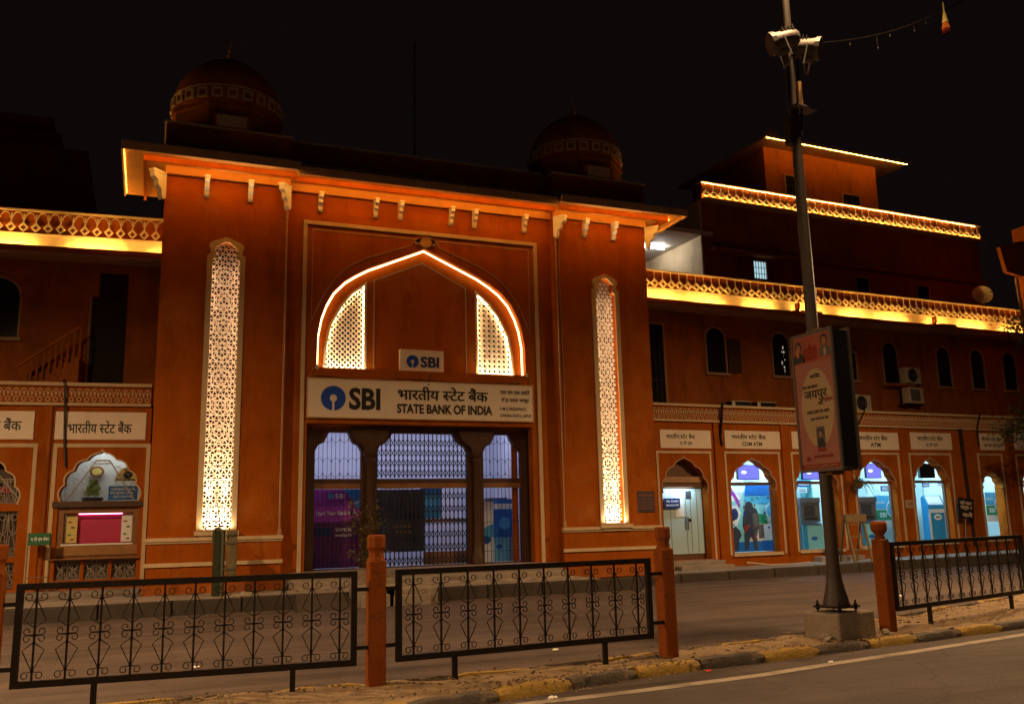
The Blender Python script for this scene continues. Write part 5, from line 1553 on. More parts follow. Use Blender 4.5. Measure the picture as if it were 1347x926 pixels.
mb = MB(); mb.disc(-2.98, 2.52, .14, .07, .30, .33, 14); mb.build('red_plate', PRMG, lw)
# name panels of the left wing
for x0, x1, lines, lab in ((-2.01, -.14, [(BHAR, .14, .84, .22, .68)], 'white name panel over the wooden counter left of the gatehouse'),
                           (-4.5, -2.43, [(BHAR, .12, .88, .30, .76)], 'white name panel cut off by the left edge of the photo')):
    t = thing('name_panel', lab, 'sign', LW, loc=(x0, -.002, 3.60), group='bank name panels above the bays')
    w = x1-x0; h = .62
    mb = MB(); mb.box(0, w, -.03, 0, 0, h); mb.build('sign_board', SIGNW, t)
    write([(pc, a*w, b*w, c*h, d*h, .012) for pc, a, b, c, d in lines], -.032, INK, t)
# first floor, stair, dark doorway, window
mb = MB(); mb.box(-12, .3, UD, UD+.4, 4.46, 8.16); mb.build('upper_wall', WALL2, lw)
roof_band(lw, -12, .25, 1.22, 8.26, 8.62, 9.25, .27, PM)
plain_window(lw, -4.3, -3.22, 6.15, 7.65, UD)
mb = MB(); mb.box(-1.64, -.86, UD-.03, UD-.002, 4.5, 7.25); mb.box(-1.50, -.86, UD-.04, UD-.031, 7.25, 7.85); mb.build('doorway', DARKR, lw)
mb = MB(); mb.strip([(-1.68, 4.6), (-1.68, 7.24)], .05, UD-.06, UD-.031); mb.build('door_frame', DULLT, lw)
st = MB()
for q in range(8): st.box(-3.1+.17*q, -1.75, UD-.75, UD-.002, 4.5+.14*q, 4.5+.14*q+.139)
st.build('stair', WALL2, lw)
st = MB(); st.tube([(-3.05, UD-.75, 5.35), (-1.75, UD-.75, 6.35)], .05, 6)
for q in range(11): st.tube([(-3.0+.125*q, UD-.75, 4.55+.10*q), (-3.0+.125*q, UD-.75, 5.38+.096*q)], .022, 5)
st.build('stair_railing', WALL2, lw)
cable('cable', 'thick black cable hanging over the frieze above the counter bay', [(-1.86, -.2, 4.88), (-1.84, -.2, 4.8), (-1.82, -.16, 4.4), (-1.80, -.10, 3.8), (-1.78, -.08, 3.4), (-1.74, -.08, 3.0)], .024, mtx=LW)
# far dark building behind the left wing
t = thing('building', 'dark rooftop block rising behind the left wing', 'building', loc=(-6.5, 32, 0))
mb = MB(); mb.box(-6, 4.0, 0, 8, 0.0, 14.3); mb.build('wall', WALL2, t)
mb = MB(); mb.box(-6, 3.1, .5, 8, 14.3, 15.0); mb.box(-6, 2.9, -.2, 8.2, 15.0, 15.25); mb.build('roof', WALL2, t)
# neighbouring building at the right edge
t = thing('building', 'orange projecting balcony block of the next building at the right edge', 'building', loc=(26.55, 21.1, 0))
mb = MB(); mb.slab([(0.2, 9.55), (0.95, 9.45), (5, 9.4), (5, 11.1), (0.9, 10.7), (0, 10.42)], [], 0, .15); mb.build('balcony', WALL2, t)
mb = MB(); mb.tube([(.82, .18, 9.45), (.88, .18, 8.3), (.90, .18, 6.8)], .06, 8); mb.build('post', DULLT, t)
mb = MB(); mb.box(2.2, 8, .36, 1.2, 0, 11.6); mb.build('wall', WALL2, t)

# ================================================================== MEDIAN RAILINGS AND POSTS
def spiral(cx, cz, r, a0, turns, sg, n=12):
    return [(cx+sg*r*(1-.45*k/n)*math.cos(a0+turns*2*PI*k/n), 0, cz+r*(1-.45*k/n)*math.sin(a0+turns*2*PI*k/n)) for k in range(n+1)]
U = .78/745
def zz(y): return (790-y)*U
scr = MB()
for sg in (-1, 1):
    scr.tube([(0, 0, zz(135)), (sg*.03, 0, zz(125))]+spiral(sg*.056, zz(92), .033, -1.2, .85, sg), .0055, 4)
    scr.tube([(0, 0, zz(110)), (sg*.036, 0, zz(180)), (sg*.086, 0, zz(295)), (sg*.05, 0, zz(318)), (0, 0, zz(350))], .0055, 4)
    scr.tube([(0, 0, zz(410))]+spiral(sg*.056, zz(382), .031, -1.6, .85, sg), .0055, 4)
    scr.tube([(0, 0, zz(420))]+[(x, y, 2*zz(415)-z) for x, y, z in spiral(sg*.056, zz(385), .031, -1.6, .85, sg)], .0055, 4)
    scr.tube([(0, 0, zz(475)), (sg*.05, 0, zz(510)), (sg*.086, 0, zz(540)), (sg*.036, 0, zz(645)), (0, 0, zz(715))], .0055, 4)
    scr.tube([(0, 0, zz(705)), (sg*.025, 0, zz(722))]+[(x, y, 2*zz(748)-z) for x, y, z in spiral(sg*.053, zz(748), .032, -1.2, .85, sg)], .0055, 4)
SCR = scr.mesh('scrollwork', IRON)
bar = MB(); bar.box(-.0085, .0085, -.0085, .0085, 0.0, .79)
for z in (zz(120), zz(415), zz(480), zz(710)): bar.box(-.012, .012, -.012, .012, z-.012, z+.012)
BAR = bar.mesh('baluster', IRON)
def railing(a, b, z0, z1, nb, lab, legs, stubs=(True, True)):
    a = Vector((*a, 0)); b = Vector((*b, 0)); L = (b-a).length
    m = Matrix.Translation(a) @ Matrix.Rotation(math.atan2(b.y-a.y, b.x-a.x), 4, 'Z')
    t = thing('railing', lab, 'railing', m, group='black scrolled railings along the median')
    w = .0275
    mb = MB(); mb.box(0, L, -w, w, z1-.055, z1); mb.build('top_rail', IRON, t)
    mb = MB(); mb.box(0, L, -w, w, z0, z0+.055); mb.build('bottom_rail', IRON, t)
    for x in (0, L-.055):
        mb = MB(); mb.box(x, x+.055, -w+.001, w-.001, z0+.0555, z1-.0555); mb.build('end_bar', IRON, t)
    h = (z1-z0-.112)
    for i in range(nb):
        x = L*(i+.62)/(nb+.24)
        o = bpy.data.objects.new('baluster', BAR); link(o, t); o.location = (x, 0, z0+.056); o.scale = (1, 1, h/.79)
        s_ = bpy.data.objects.new('scrollwork', SCR); link(s_, o); s_.location = (0, -.009, 0); s_.rotation_euler = (0, 0, random.uniform(-.09, .09))
    for f in legs:
        mb = MB(); mb.box(L*f-.024, L*f+.024, -.022, .022, -.02, z0-.0005); mb.build('leg', IRON, t)
    for k, on in enumerate(stubs):
        if not on: continue
        for z in (z0+.14, z1-.19):
            mb = MB()
            if k == 0: mb.box(-.14, -.0005, -.013, .013, z, z+.035)
            else: mb.box(L+.0005, L+.16, -.013, .013, z, z+.035)
            mb.build('connector', IRON, t)
    return t
railing((-1.02, 9.02), (1.89, 8.78), .30, 1.165, 11, 'black scrolled railing panel, leftmost, in front of the wooden counter', (.225, .80))
railing((2.26, 8.74), (5.20, 8.95), .31, 1.165, 10, 'black scrolled railing panel in front of the gatehouse doors', (.205, .79))
railing((9.16, 9.46), (12.75, 10.42), .33, 1.215, 12, 'black scrolled railing panel at the right below the blue kiosk', (.22, .85), (True, False))

def post(x, y, lab, ball=False, rz=0.0):
    t = thing('median_post', lab, 'post', Matrix.Translation((x, y, .06)) @ Matrix.Rotation(rz, 4, 'Z'), group='orange posts between the median railings')
    w = .083
    mb = MB(); mb.cbox(-w, w, -w, w, 0, 1.20, .012); mb.build('shaft', POSTM, t)
    if ball:
        mb = MB(); mb.lathe(0, 0, [(.06, 1.195), (.062, 1.235), (.05, 1.245), (.072, 1.28), (.098, 1.31), (.104, 1.35), (.104, 1.395), (.092, 1.42), (.075, 1.432)], 12); mb.build('knob', POSTM, t)
    else:
        mb = MB(); mb.lathe(0, 0, [(.084, 1.201), (.076, 1.225), (.070, 1.27), (.078, 1.30)], 8, PI/8); mb.build('neck', POSTM, t)
        mb = MB(); mb.lathe(0, 0, [(.080, 1.301), (.089, 1.32), (.089, 1.415), (.084, 1.435), (.072, 1.44)], 8, PI/8); mb.build('knob', POSTM, t)
    return t
post(2.08, 8.80, 'orange median post between the left and middle railings')
post(5.43, 9.02, 'orange median post at the right end of the middle railing', rz=R(6))
post(8.99, 9.45, 'orange median post with a ball knob beside the street pole', True, R(15))
post(-1.20, 9.06, 'orange median post cut off by the left edge of the photo')

# ================================================================== STREET POLE WITH HOARDING
PX, PY = 7.47, 8.64
pd = thing('pole_plinth', 'square concrete plinth block under the street pole on the median', 'plinth', Matrix.Translation((7.93, 9.02, .05)) @ Matrix.Rotation(R(9), 4, 'Z'))
pd.matrix_world = Matrix.Translation((8.10, 9.33, 0.06)) @ Matrix.Rotation(R(13), 4, 'Z')
mb = MB(); mb.cbox(-.37, .37, -.26, .26, 0, .345, .018); mb.build('block', CONC, pd)
t = thing('street_pole', 'tall dark steel street pole bolted to a concrete plinth, floodlights near its top', 'street pole', Matrix.Translation((8.05, 9.30, .412)) @ Matrix.Rotation(R(13), 4, 'Z'))
mb = MB(); mb.box(-.20, .20, -.20, .20, 0.045, .066); mb.build('base_plate', IRON, t)
for sx in (-1, 1):
    for sy in (-1, 1):
        mb = MB(); mb.tube([(.16*sx, .16*sy, -.01), (.16*sx, .16*sy, .13)], .012, 6); mb.tube([(.16*sx, .16*sy, .067), (.16*sx, .16*sy, .092)], .024, 6); mb.tube([(.16*sx, .16*sy, .018), (.16*sx, .16*sy, .044)], .024, 6); mb.build('anchor_bolt', IRON, t)
mb = MB(); mb.lathe(0, 0, [(.165, .067), (.155, .12), (.125, .24), (.10, .36), (.088, .46), (.082, .6), (.078, 3.0), (.070, 6.0), (.060, 10.6)], 12); mb.build('shaft', STEEL, t, smooth=True)
mb = MB(); mb.cbox(-.10, .10, -.0, .12, 6.20, 6.60, .01); mb.build('junction_box', STEEL, t)
mb = MB(); mb.tube([(.02, -.08, 6.3), (.07, -.08, 6.7), (.06, -.08, 7.1), (.12, -.05, 7.5)], .015, 5); mb.tube([(-.09, -.04, 6.0), (-.10, -.02, 6.8), (-.07, -.03, 7.5)], .012, 5); mb.build('pole_cable', BLACKP, t)
mb = MB(); mb.tube([(.03, -.10, 6.75), (.03, -.10, 7.08)], .035, 8); mb.build('cable_gland', MOTIF, t)
mb = MB(); mb.box(-.10, .30, -.16, .02, 6.70, 6.725); mb.build('shelf_bracket', GALV, t)
def flood(x, y, z, rz, ry, lab):
    f = thing('floodlight', lab, 'floodlight', Matrix.Translation((x, y, z)) @ Matrix.Rotation(rz, 4, 'Z') @ Matrix.Rotation(ry, 4, 'Y'), group='unlit floodlights on the street pole')
    mb = MB()
    mb.lathe(0, 0, [(.04, -.27), (.09, -.255), (.122, -.21), (.135, -.12), (.14, .02), (.15, .10), (.15, .14)], 16); mb.xf(Matrix.Rotation(R(90), 4, 'Y')); mb.build('housing', GALV, f, smooth=True)
    mb = MB(); mb.lathe(0, 0, [(.145, .141), (.14, .146)], 14); mb.xf(Matrix.Rotation(R(90), 4, 'Y')); mb.build('lens', BLACKP, f)
    mb = MB(); mb.lathe(0, 0, [(.163, .09), (.163, .15), (.152, .152)], 14); mb.xf(Matrix.Rotation(R(90), 4, 'Y')); mb.build('rim', GALV, f)
    for q in range(4):
        mb = MB(); mb.box(-.20+.05*q, -.19+.05*q, -.11, .11, .05, .155); mb.build('cooling_fin', GALV, f)
    mb = MB(); mb.tube([(0, -.17, .0), (0, -.19, -.30), (0, 0, -.34), (0, .19, -.30), (0, .17, 0)], .013, 5); mb.build('yoke', GALV, f)
    mb = MB(); mb.box(-.07, .07, -.06, .06, -.18, -.135); mb.build('control_box', GALV, f)
    return f
flood(7.80, 9.16, 8.02, R(158), R(16), 'unlit grey floodlight on the left side of the street pole top')
flood(8.28, 9.14, 7.99, R(-48), R(14), 'unlit grey floodlight on the right side of the street pole top')
# hoarding: two sided box sign, its printed face towards -x
HX, HYa, HYb, Hz0, Hz1 = 7.95, 8.85, 9.60, 2.15, 3.93
hd = thing('hoarding', 'pink two sided box hoarding with a cream oval hung on the street pole', 'hoarding', Matrix.Translation((HX, (HYa+HYb)/2, Hz0)) @ Matrix.Rotation(R(-90), 4, 'Z'))
# local x runs towards the camera side (-Y world), local -y faces -X world, z up
HW = HYb-HYa; HH = Hz1-Hz0
mb = MB(); mb.box(-HW/2+.02, HW/2-.02, .002, .26, .02, HH-.02); mb.build('box', BLACKP, hd)
for y0, y1 in ((-.02, .0015), (.2605, .28)):
    mb = MB(); mb.strip([(-HW/2, 0), (HW/2, 0), (HW/2, HH), (-HW/2, HH)], .035, y0-.004, y1+.004, closed=True); mb.build('frame', GALV, hd)
mb = MB(); mb.box(-HW/2+.01, HW/2-.01, -.012, .0015, .01, HH-.01); mb.build('printed_sheet', BB_PINK, hd)
mb = MB(); mb.box(-HW/2+.01, HW/2-.01, .2605, .272, .01, HH-.01); mb.build('printed_sheet', BB_PINK, hd)
def hp(name, m, pts, k):
    q = MB(); q.slab([(p[0]*HW-HW/2, (1-p[1])*HH) for p in pts], [], -.0125-.001*k-.0006, -.0125-.001*k); return q.build(name, m, hd)
def oval(cx, cy, rx, ry, n=28): return [(cx+rx*math.cos(2*PI*i/n), cy+ry*math.sin(2*PI*i/n)) for i in range(n)]
hp('rose_band', BB_DPINK, [(.03, .02), (.97, .02), (.97, .215), (.03, .215)], 0)
hp('oval_field', BB_CREAM, oval(.53, .55, .40, .285), 1)
# palace print between two printed portraits
hp('palace_print', BB_RED, [(.28, .20), (.28, .12), (.34, .09), (.40, .11), (.46, .06), (.52, .11), (.58, .09), (.64, .12), (.64, .20)], 1)
def portrait(cx, top, s, hair, skin, cloth, k):
    hp('portrait_hair', hair, oval(cx, top+.035*s, .085*s, .048*s, 14), k)
    hp('portrait_cloth', cloth, [(cx-.15*s, top+.15*s), (cx-.12*s, top+.09*s), (cx-.04*s, top+.075*s), (cx+.04*s, top+.075*s), (cx+.12*s, top+.09*s), (cx+.16*s, top+.15*s)], k)
    hp('portrait_face', skin, oval(cx, top+.045*s, .055*s, .035*s, 14), k+1)
portrait(.16, .055, 1.0, PRDK, BB_SKIN, PRDK, 1)
hp('portrait_garland', BB_ORNG, [(.11, .10), (.15, .10), (.17, .16), (.12, .16)], 4)
portrait(.82, .04, 1.0, PRDK, BB_SKIN, BB_GREY, 1)
hp('portrait_shirt', BB_CREAM, [(.80, .13), (.86, .13), (.85, .185), (.81, .185)], 4)
hp('photo_print', BB_GREY, [(.45, .69), (.66, .69), (.66, .84), (.45, .84)], 3)
hp('portrait_hair', PRDK, oval(.555, .735, .075, .030, 14), 4)
hp('portrait_face', BB_SKIN, oval(.555, .745, .045, .024, 14), 5)
hp('portrait_cloth', PRDK, [(.47, .84), (.49, .78), (.555, .765), (.62, .78), (.65, .84)], 4)
hp('red_strip', BB_RED, [(.46, .845), (.66, .845), (.66, .87), (.46, .87)], 3)
hp('footer_band', BB_RED, [(.03, .955), (.97, .955), (.97, .985), (.03, .985)], 1)
def hl(lines, m): 
    write([(pc, a*HW-HW/2, b*HW-HW/2, (1-d)*HH, (1-c)*HH, bo) for pc, a, b, c, d, bo in lines], -.0185, m, hd)
hl([(['परिंडा'], .40, .66, .30, .335, .015), (['एक नया सपना'], .20, .58, .385, .415, .015), (['जयपुर'], .22, .80, .425, .505, .008), (['की'], .56, .68, .50, .535, .01),
    (['आपका हमारा एक अपना'], .26, .82, .57, .60, .01), (['साथ चलो हम सब'], .34, .78, .615, .645, .01)], INK)
hl([(['पहचान'], .70, .92, .49, .525, .015), (['शुभकामनाएं सहित'], .34, .82, .885, .92, .012), (['जय'], .16, .26, .90, .935, .02)], BB_RED)
hl([(['आप सभी का हार्दिक स्वागत'], .10, .90, .961, .980, .006)], BB_CREAM)
for z in (-.06, HH+.002):
    mb = MB(); mb.box(-.11, .11, .05, .24, z, z+.058); mb.build('clamp', WOODL, hd)

# ================================================================== SMALL THINGS
# festive string with a tassel of flowers
t = thing('string_light', 'thin unlit string of bulbs slung from the street pole towards the upper right', 'string', loc=(8.10, 9.32, 8.12))
P0 = Vector((8.10, 9.32, 8.12)); P1 = Vector((12.7, 10.1, 10.28))
pts = [(P0.lerp(P1, k/14)-P0)+Vector((0, 0, -.22*math.sin(PI*k/14))) for k in range(15)]
mb = MB(); mb.tube(pts, .010, 5); mb.build('wire', IRON, t)
for k in (4, 6, 7, 9, 10, 12):
    p = pts[k]; l = (.06, .20, .05, .10, .05, .07)[(4, 6, 7, 9, 10, 12).index(k)]
    mb = MB(); mb.tube([p, p+Vector((.01, 0, -l))], .006, 4); mb.lathe(p.x+.01, p.y, [(.006, p.z-l), (.014, p.z-l-.02), (.006, p.z-l-.045)], 6); mb.build('hanging_bulb', IRON, t)
t = thing('flower_tassel', 'bright cream and orange flower tassel hanging on the string at the top right', 'tassel', loc=(11.92, 9.95, 9.72))
mb = MB(); mb.lathe(0, 0, [(.015, -.16), (.05, -.15), (.035, -.05), (.016, .05), (.012, .22)], 10); mb.build('cloth', PRYL, t)
mb = MB()
for q in range(26):
    a = q*2.4; r_ = .012+.05*math.sqrt(q/26)
    mb.tube([(.6*r_*math.cos(a), .6*r_*math.sin(a), -.15), (r_*math.cos(a), r_*math.sin(a), -.24-.03*random.random())], .008, 4)
mb.build('petals', BB_ORNG, t)
mb = MB()
for q in range(14):
    a = q*2.4+.5; r_ = .012+.05*math.sqrt(q/14)
    mb.tube([(.8*r_*math.cos(a), .8*r_*math.sin(a), -.22), (r_*math.cos(a), r_*math.sin(a), -.29-.03*random.random())], .008, 4)
mb.build('fringe', BB_RED, t)

# tree guard with a bare sapling, on the pavement edge before the left jali
t = thing('tree_guard', 'narrow faded green metal tree guard standing on the pavement below the left jali', 'tree guard', loc=(1.44, 19.15, .26))
mb = MB(); mb.box(-.19, .02, .02, .34, 0, 1.30); mb.build('side_panel', mat('guard_green', (.028, .038, .018), .55, .3, 7, .15), t)
mb = MB(); mb.tube([(-.03, -.02, -.26), (-.03, -.02, 1.18), (-.05, -.01, 1.28), (-.10, .02, 1.33), (-.16, .10, 1.33), (-.19, .20, 1.28), (-.19, .3, 1.1)], .026, 8); mb.build('tube_frame', GUARDG, t)
mb = MB(); mb.box(.04, .235, -.012, .0, .30, 1.28); mb.build('mesh_panel', mat('guard_panel', (.16, .12, .06), .6, .35, 9, .15, dirt=(.05, .05, .03), dirt_amt=.8, dscale=6), t)
for z in (.28, .52, 1.02):
    mb = MB(); mb.box(-.01, .24, -.03, -.0125, z, z+.035); mb.build('cross_bar', GUARDG, t)
mb = MB(); mb.strip([(.05, 1.14), (.10, 1.20), (.16, 1.17), (.23, 1.22)], .03, -.02, -.0125); mb.build('painted_wave', PRDK, t)
mb = MB(); mb.tube([(.235, -.005, .28), (.235, -.005, 1.3)], .012, 5); mb.build('edge_rod', GUARDG, t)
t = thing('sapling', 'thin bare sapling twig rising out of the green tree guard', 'sapling', loc=(1.36, 19.35, .28))
mb = MB(); mb.tube([(.02, 0, 0), (.03, 0, .9), (.0, 0, 1.35), (-.05, 0, 1.7), (-.09, .02, 1.98)], .012, 5, taper=[1.2, 1, .9, .7, .4]); mb.build('stem', BARK, t)
mb = MB(); mb.tube([(0, 0, 1.36), (-.09, 0, 1.46), (-.14, 0, 1.44)], .012, 5); mb.tube([(-.04, 0, 1.66), (.02, .02, 1.80)], .006, 4); mb.build('branch', MOTIF, t)
# dark rubble behind the tree guard
t = thing('rubble_pile', 'small heap of rubble on the pavement edge beside the tree guard', 'rubble', loc=(1.85, 18.9, .25))
for q in range(7):
    r_ = random.uniform(.05, .11); x = random.uniform(-.2, .2)
    mb = MB(); mb.lathe(x, random.uniform(-.12, .12), [(r_*.8, 0), (r_, r_*.4), (r_*.6, r_*.9), (r_*.2, r_)], 6, random.random()); mb.build('stone', CONC, t)

# shrub at the entrance
def leafy(t, n, cx, cy, z0, z1, rx, ry, m, seed, l=.07, droop=0.0):
    rr = random.Random(seed); mb = MB()
    cl = [(rr.uniform(-rx, rx)*.75, rr.uniform(-ry, ry)*.75, z0+(z1-z0)*rr.random()) for _ in range(16)]
    for q in range(n):
        a = cl[rr.randrange(len(cl))]
        x = cx+a[0]+rr.gauss(0, rx*.22); y = cy+a[1]+rr.gauss(0, ry*.22); z = a[2]+rr.gauss(0, (z1-z0)*.07)
        b = rr.uniform(0, 2*PI); e = rr.uniform(-.6, .8)-droop; ll = l*rr.uniform(.6, 1.4); w = ll*.24
        d = Vector((math.cos(b)*math.cos(e), math.sin(b)*math.cos(e), math.sin(e))); s_ = Vector((-math.sin(b), math.cos(b), .2))*w
        p = Vector((x, y, z))
        mb.add([p, p+d*ll*.5+s_, p+d*ll, p+d*ll*.5-s_], [(0, 1, 2, 3)])
    return mb.build('foliage', m, t)
t = thing('shrub', 'tall dark leafy shrub in a pot before the purple banner', 'shrub', loc=(4.50, 20.02, .33))
mb = MB(); mb.lathe(0, 0, [(.16, 0), (.22, .30), (.24, .33), (.21, .335)], 12); mb.build('pot', CONC, t)
mb = MB()
for q in range(5): mb.tube([(.03*math.cos(q*2), .03*math.sin(q*2), .3), (.12*math.cos(q*1.3), .12*math.sin(q*1.3), .8), (.26*math.cos(q*1.3), .2*math.sin(q*1.3), 1.35)], .012, 5)
mb.build('stem', BARK, t)
leafy(t, 900, -.05, 0, .42, 1.72, .40, .30, mat('shrub_leaf', (.13, .105, .03), .55, .5, 9, .1, 60), 5, .095)
# stone ramp and blocks at the kerb before the entrance
t = thing('ramp', 'low concrete ramp from the road up to the pavement before the entrance', 'ramp', loc=(3.25, 17.75, 0))
mb = MB(); mb.add([(-.55, 0, .0), (.6, 0, .0), (.5, .84, .27), (-.45, .84, .27), (-.55, .84, 0), (.6, .84, 0)], [(0, 1, 2, 3), (0, 3, 4), (1, 5, 2), (3, 2, 5, 4), (0, 4, 5, 1)]); mb.build('slope', KFACE, t)
for x, w_, h, lab in ((4.25, .42, .40, 'pale stone block at the pavement edge just left of the middle median post'), (5.0, .55, .34, 'wider pale stone block at the pavement edge behind the middle median post')):
    t = thing('stone_block', lab, 'stone block', loc=(x, 18.25, 0))
    mb = MB(); mb.cbox(-w_, w_, -.2, .3, 0, h, .03); mb.build('block', CONC, t)
    mb = MB(); mb.cbox(-w_*.7, w_*.7, -.26, -.201, 0, h*.6, .02); mb.build('toe', CONC, t)

# green sign stand by the left wing
t = thing('sign_stand', 'small green sign on a pale metal stand left of the counter', 'sign', LW, loc=(-2.06, -.55, .25))
mb = MB(); mb.box(-.21, .21, -.03, .0, 1.08, 1.33); mb.build('sign_plate', GREEN, t)
write([(['ए टी एम सेवा'], -.16, .18, 1.16, 1.25, .01)], -.032, PRW, t)
mb = MB(); mb.tube([(-.22, .02, 0), (-.22, .02, 1.35)], .014, 6); mb.build('upright', LADDER, t)
mb = MB(); mb.tube([(.20, .04, 0), (.20, .04, 1.3)], .014, 6); mb.build('upright', LADDER, t)
mb = MB(); mb.tube([(-.22, .02, .42), (.20, .03, .42)], .012, 6); mb.build('cross_bar', LADDER, t)
# step ladder right of the pole
t = thing('step_ladder', 'yellowish wooden step ladder standing on the pavement right of the street pole', 'ladder', Matrix.Translation((19.05, 20.95, .24)) @ Matrix.Rotation(R(-8), 4, 'Z'))
for sx in (-1, 1):
    mb = MB(); mb.add([(sx*.28+a, y, z) for z, y0, k in ((0, -.30, 1), (1.30, .0, .8)) for a, y in ((-.03, y0), (.03, y0), (.03, y0+.05), (-.03, y0+.05))], [(0, 1, 2, 3)[::-1], (4, 5, 6, 7), (0, 1, 5, 4), (1, 2, 6, 5), (2, 3, 7, 6), (3, 0, 4, 7)])
    mb.build('front_leg', LADDER, t)
    mb = MB(); mb.add([(sx*.27+a, y, z) for z, y0 in ((0, .42), (1.26, .07)) for a, y in ((-.025, y0), (.025, y0), (.025, y0+.04), (-.025, y0+.04))], [(0, 1, 2, 3)[::-1], (4, 5, 6, 7), (0, 1, 5, 4), (1, 2, 6, 5), (2, 3, 7, 6), (3, 0, 4, 7)])
    mb.build('back_leg', LADDER, t)
for k in range(3):
    z = .32+.36*k
    mb = MB(); mb.box(-.25, .25, -.24+.075*k+.0, -.10+.08*k, z, z+.03); mb.build('step', LADDER, t)
mb = MB(); mb.box(-.34, .34, -.09, .16, 1.301, 1.34); mb.build('top_step', LADDER, t)
mb = MB(); mb.box(-.34, .34, -.10, -.0905, 1.12, 1.335); mb.build('apron', LADDER, t)
# fern hanging on the pier behind the hoarding
t = thing('hanging_plant', 'dark strappy plant hanging on the pier right of the street pole', 'plant', RW, loc=(8.05, -.30, 2.36))
mb = MB(); mb.lathe(0, 0, [(.05, -.02), (.13, .05), (.16, .16), (.15, .165)], 10); mb.build('pot', WOODL, t)
mb = MB(); mb.tube([(0, 0, .15), (0, .12, .5), (0, .24, .52)], .012, 5); mb.build('hook', IRON, t)
mb = MB(); rr = random.Random(11)
for q in range(46):
    a = rr.uniform(0, 2*PI); l = rr.uniform(.35, .85); lift = rr.uniform(.1, .35)
    c, s_ = math.cos(a), math.sin(a)*.6
    P = [Vector((c*l*f, s_*l*f, .14+lift*math.sin(f*2.2)-(.75*f*f*l))) for f in (0, .3, .6, .85, 1.0)]
    for i in range(4):
        wv = Vector((-s_, c, 0))*(.02*(1-i*.2))
        wv2 = Vector((-s_, c, 0))*(.02*(1-(i+1)*.22))
        mb.add([P[i]-wv, P[i]+wv, P[i+1]+wv2, P[i+1]-wv2], [(0, 1, 2, 3)])
mb.build('fronds', LEAFD, t)
# street tree reaching in from the right
t = thing('street_tree', 'dark leafy tree reaching in from beyond the right edge of the photo', 'tree', loc=(27.9, 20.3, .15))
mb = MB(); mb.tube([(0, 0, 0), (.05, 0, 1.5), (-.1, .1, 3.2), (-.3, 0, 5.0), (-.2, .1, 6.8)], .20, 10, taper=[1.25, 1, .8, .6, .4]); mb.build('trunk', BARK, t)
mb = MB()
for b in ([(-.1, .1, 3.0), (-1.2, -.2, 3.7), (-2.6, -.3, 3.95), (-3.7, -.4, 3.8)], [(-.3, 0, 5.0), (-1.2, .1, 6.4), (-2.0, .2, 7.3)], [(-.2, 0, 5.5), (1.0, .3, 6.5), (1.8, .5, 7.6)], [(-.2, .1, 4.2), (.9, -.5, 5.0), (1.9, -.9, 5.4)]):
    mb.tube(b, .07, 6, taper=[1, .7, .45, .25][:len(b)])
mb.build('limb', BARK, t)
rr = random.Random(21); mb = MB()
clumps = [(-2.7, -.3, 4.0, .6), (-3.5, -.4, 3.8, .45), (-2.0, .1, 4.3, .6), (-1.9, .2, 7.4, .45), (-1.4, .1, 7.0, .5), (-1.2, 0, 5.3, .6), (0, .2, 7.6, 1.0), (1.6, .5, 7.5, 1.0), (1.9, -.8, 5.4, .9), (.6, 0, 6.3, .9), (-.4, 0, 4.6, .6)]
for q in range(3600):
    c = clumps[rr.randrange(len(clumps))]
    p = Vector((c[0]+rr.gauss(0, c[3]*.5), c[1]+rr.gauss(0, c[3]*.5), c[2]+rr.gauss(0, c[3]*.38)))
    b = rr.uniform(0, 2*PI); e = rr.uniform(-.9, .5); ll = rr.uniform(.08, .17)
    d = Vector((math.cos(b)*math.cos(e), math.sin(b)*math.cos(e), math.sin(e))); s_ = Vector((-math.sin(b), math.cos(b), rr.uniform(-.3, .3)))*ll*.28
    mb.add([p, p+d*ll*.5+s_, p+d*ll, p+d*ll*.5-s_], [(0, 1, 2, 3)])
mb.build('crown', LEAF, t)

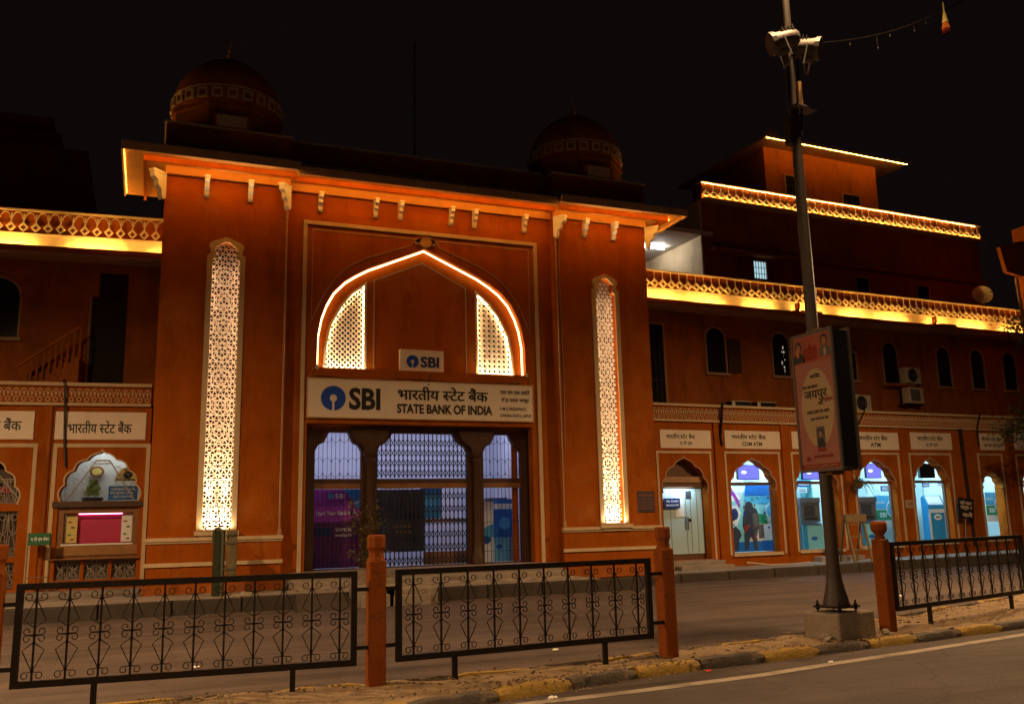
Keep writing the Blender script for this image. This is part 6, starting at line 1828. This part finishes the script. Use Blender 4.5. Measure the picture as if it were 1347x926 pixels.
# litter
def litter(name, lab, x, y, z, m, s):
    t = thing(name, lab, 'litter', loc=(x, y, z))
    rr = random.Random(int(x*100)); mb = MB()
    mb.lathe(0, 0, [(s*.9, 0), (s, s*.25), (s*.55, s*.6), (s*.2, s*.7)], 7, rr.random())
    mb.v = [(a+rr.uniform(-.25, .25)*s, b+rr.uniform(-.25, .25)*s, c) for a, b, c in mb.v]
    mb.build('crumple', m, t)
    mb = MB(); mb.add([(s*.5, -s*.4, .004), (s*1.5, -s*.3, .006), (s*1.4, s*.4, .02), (s*.5, s*.4, s*.3)], [(0, 1, 2, 3)]); mb.build('flap', m, t)
litter('paper_litter', 'crumpled white paper cup on the road below the middle railing', 3.50, 7.90, .004, LITTER, .038)
litter('wrapper_litter', 'small red wrapper at the foot of the kerb near the middle of the photo', 5.55, 8.45, .004, REDL, .028)
litter('paper_litter', 'white scrap on the far road seen through the middle railing', 4.80, 10.7, .004, LITTER, .035)
litter('paper_litter', 'white scrap on the road edge line below the concrete plinth', 7.0, 8.26, .008, LITTER, .025)
litter('paper_litter', 'white scrap on the far road seen through the right railing', 13.6, 13.9, .004, LITTER, .04)
litter('paper_litter', 'white scrap on the far road seen through the left railing', .6, 11.6, .004, LITTER, .03)
# rubble lumps by the plinth
for x, y, s, lab in ((7.70, 9.12, .075, 'pale broken stone lump at the left foot of the concrete plinth'), (8.72, 9.22, .06, 'dark stone lump between the plinth and the ball topped post')):
    t = thing('stone_lump', lab, 'stone', loc=(x, y, .09))
    rr = random.Random(int(x*10)); mb = MB(); mb.lathe(0, 0, [(s*.8, -.02), (s, s*.4), (s*.8, s*.9), (s*.3, s*1.15)], 7); mb.v = [(a+rr.uniform(-.3, .3)*s, b+rr.uniform(-.3, .3)*s, c+rr.uniform(-.1, .1)*s) for a, b, c in mb.v]
    mb.build('lump', CONC, t)
    mb = MB(); mb.lathe(s*1.3, -s*.3, [(s*.4, -.02), (s*.5, s*.2), (s*.2, s*.5)], 6); mb.build('chip', CONC, t)
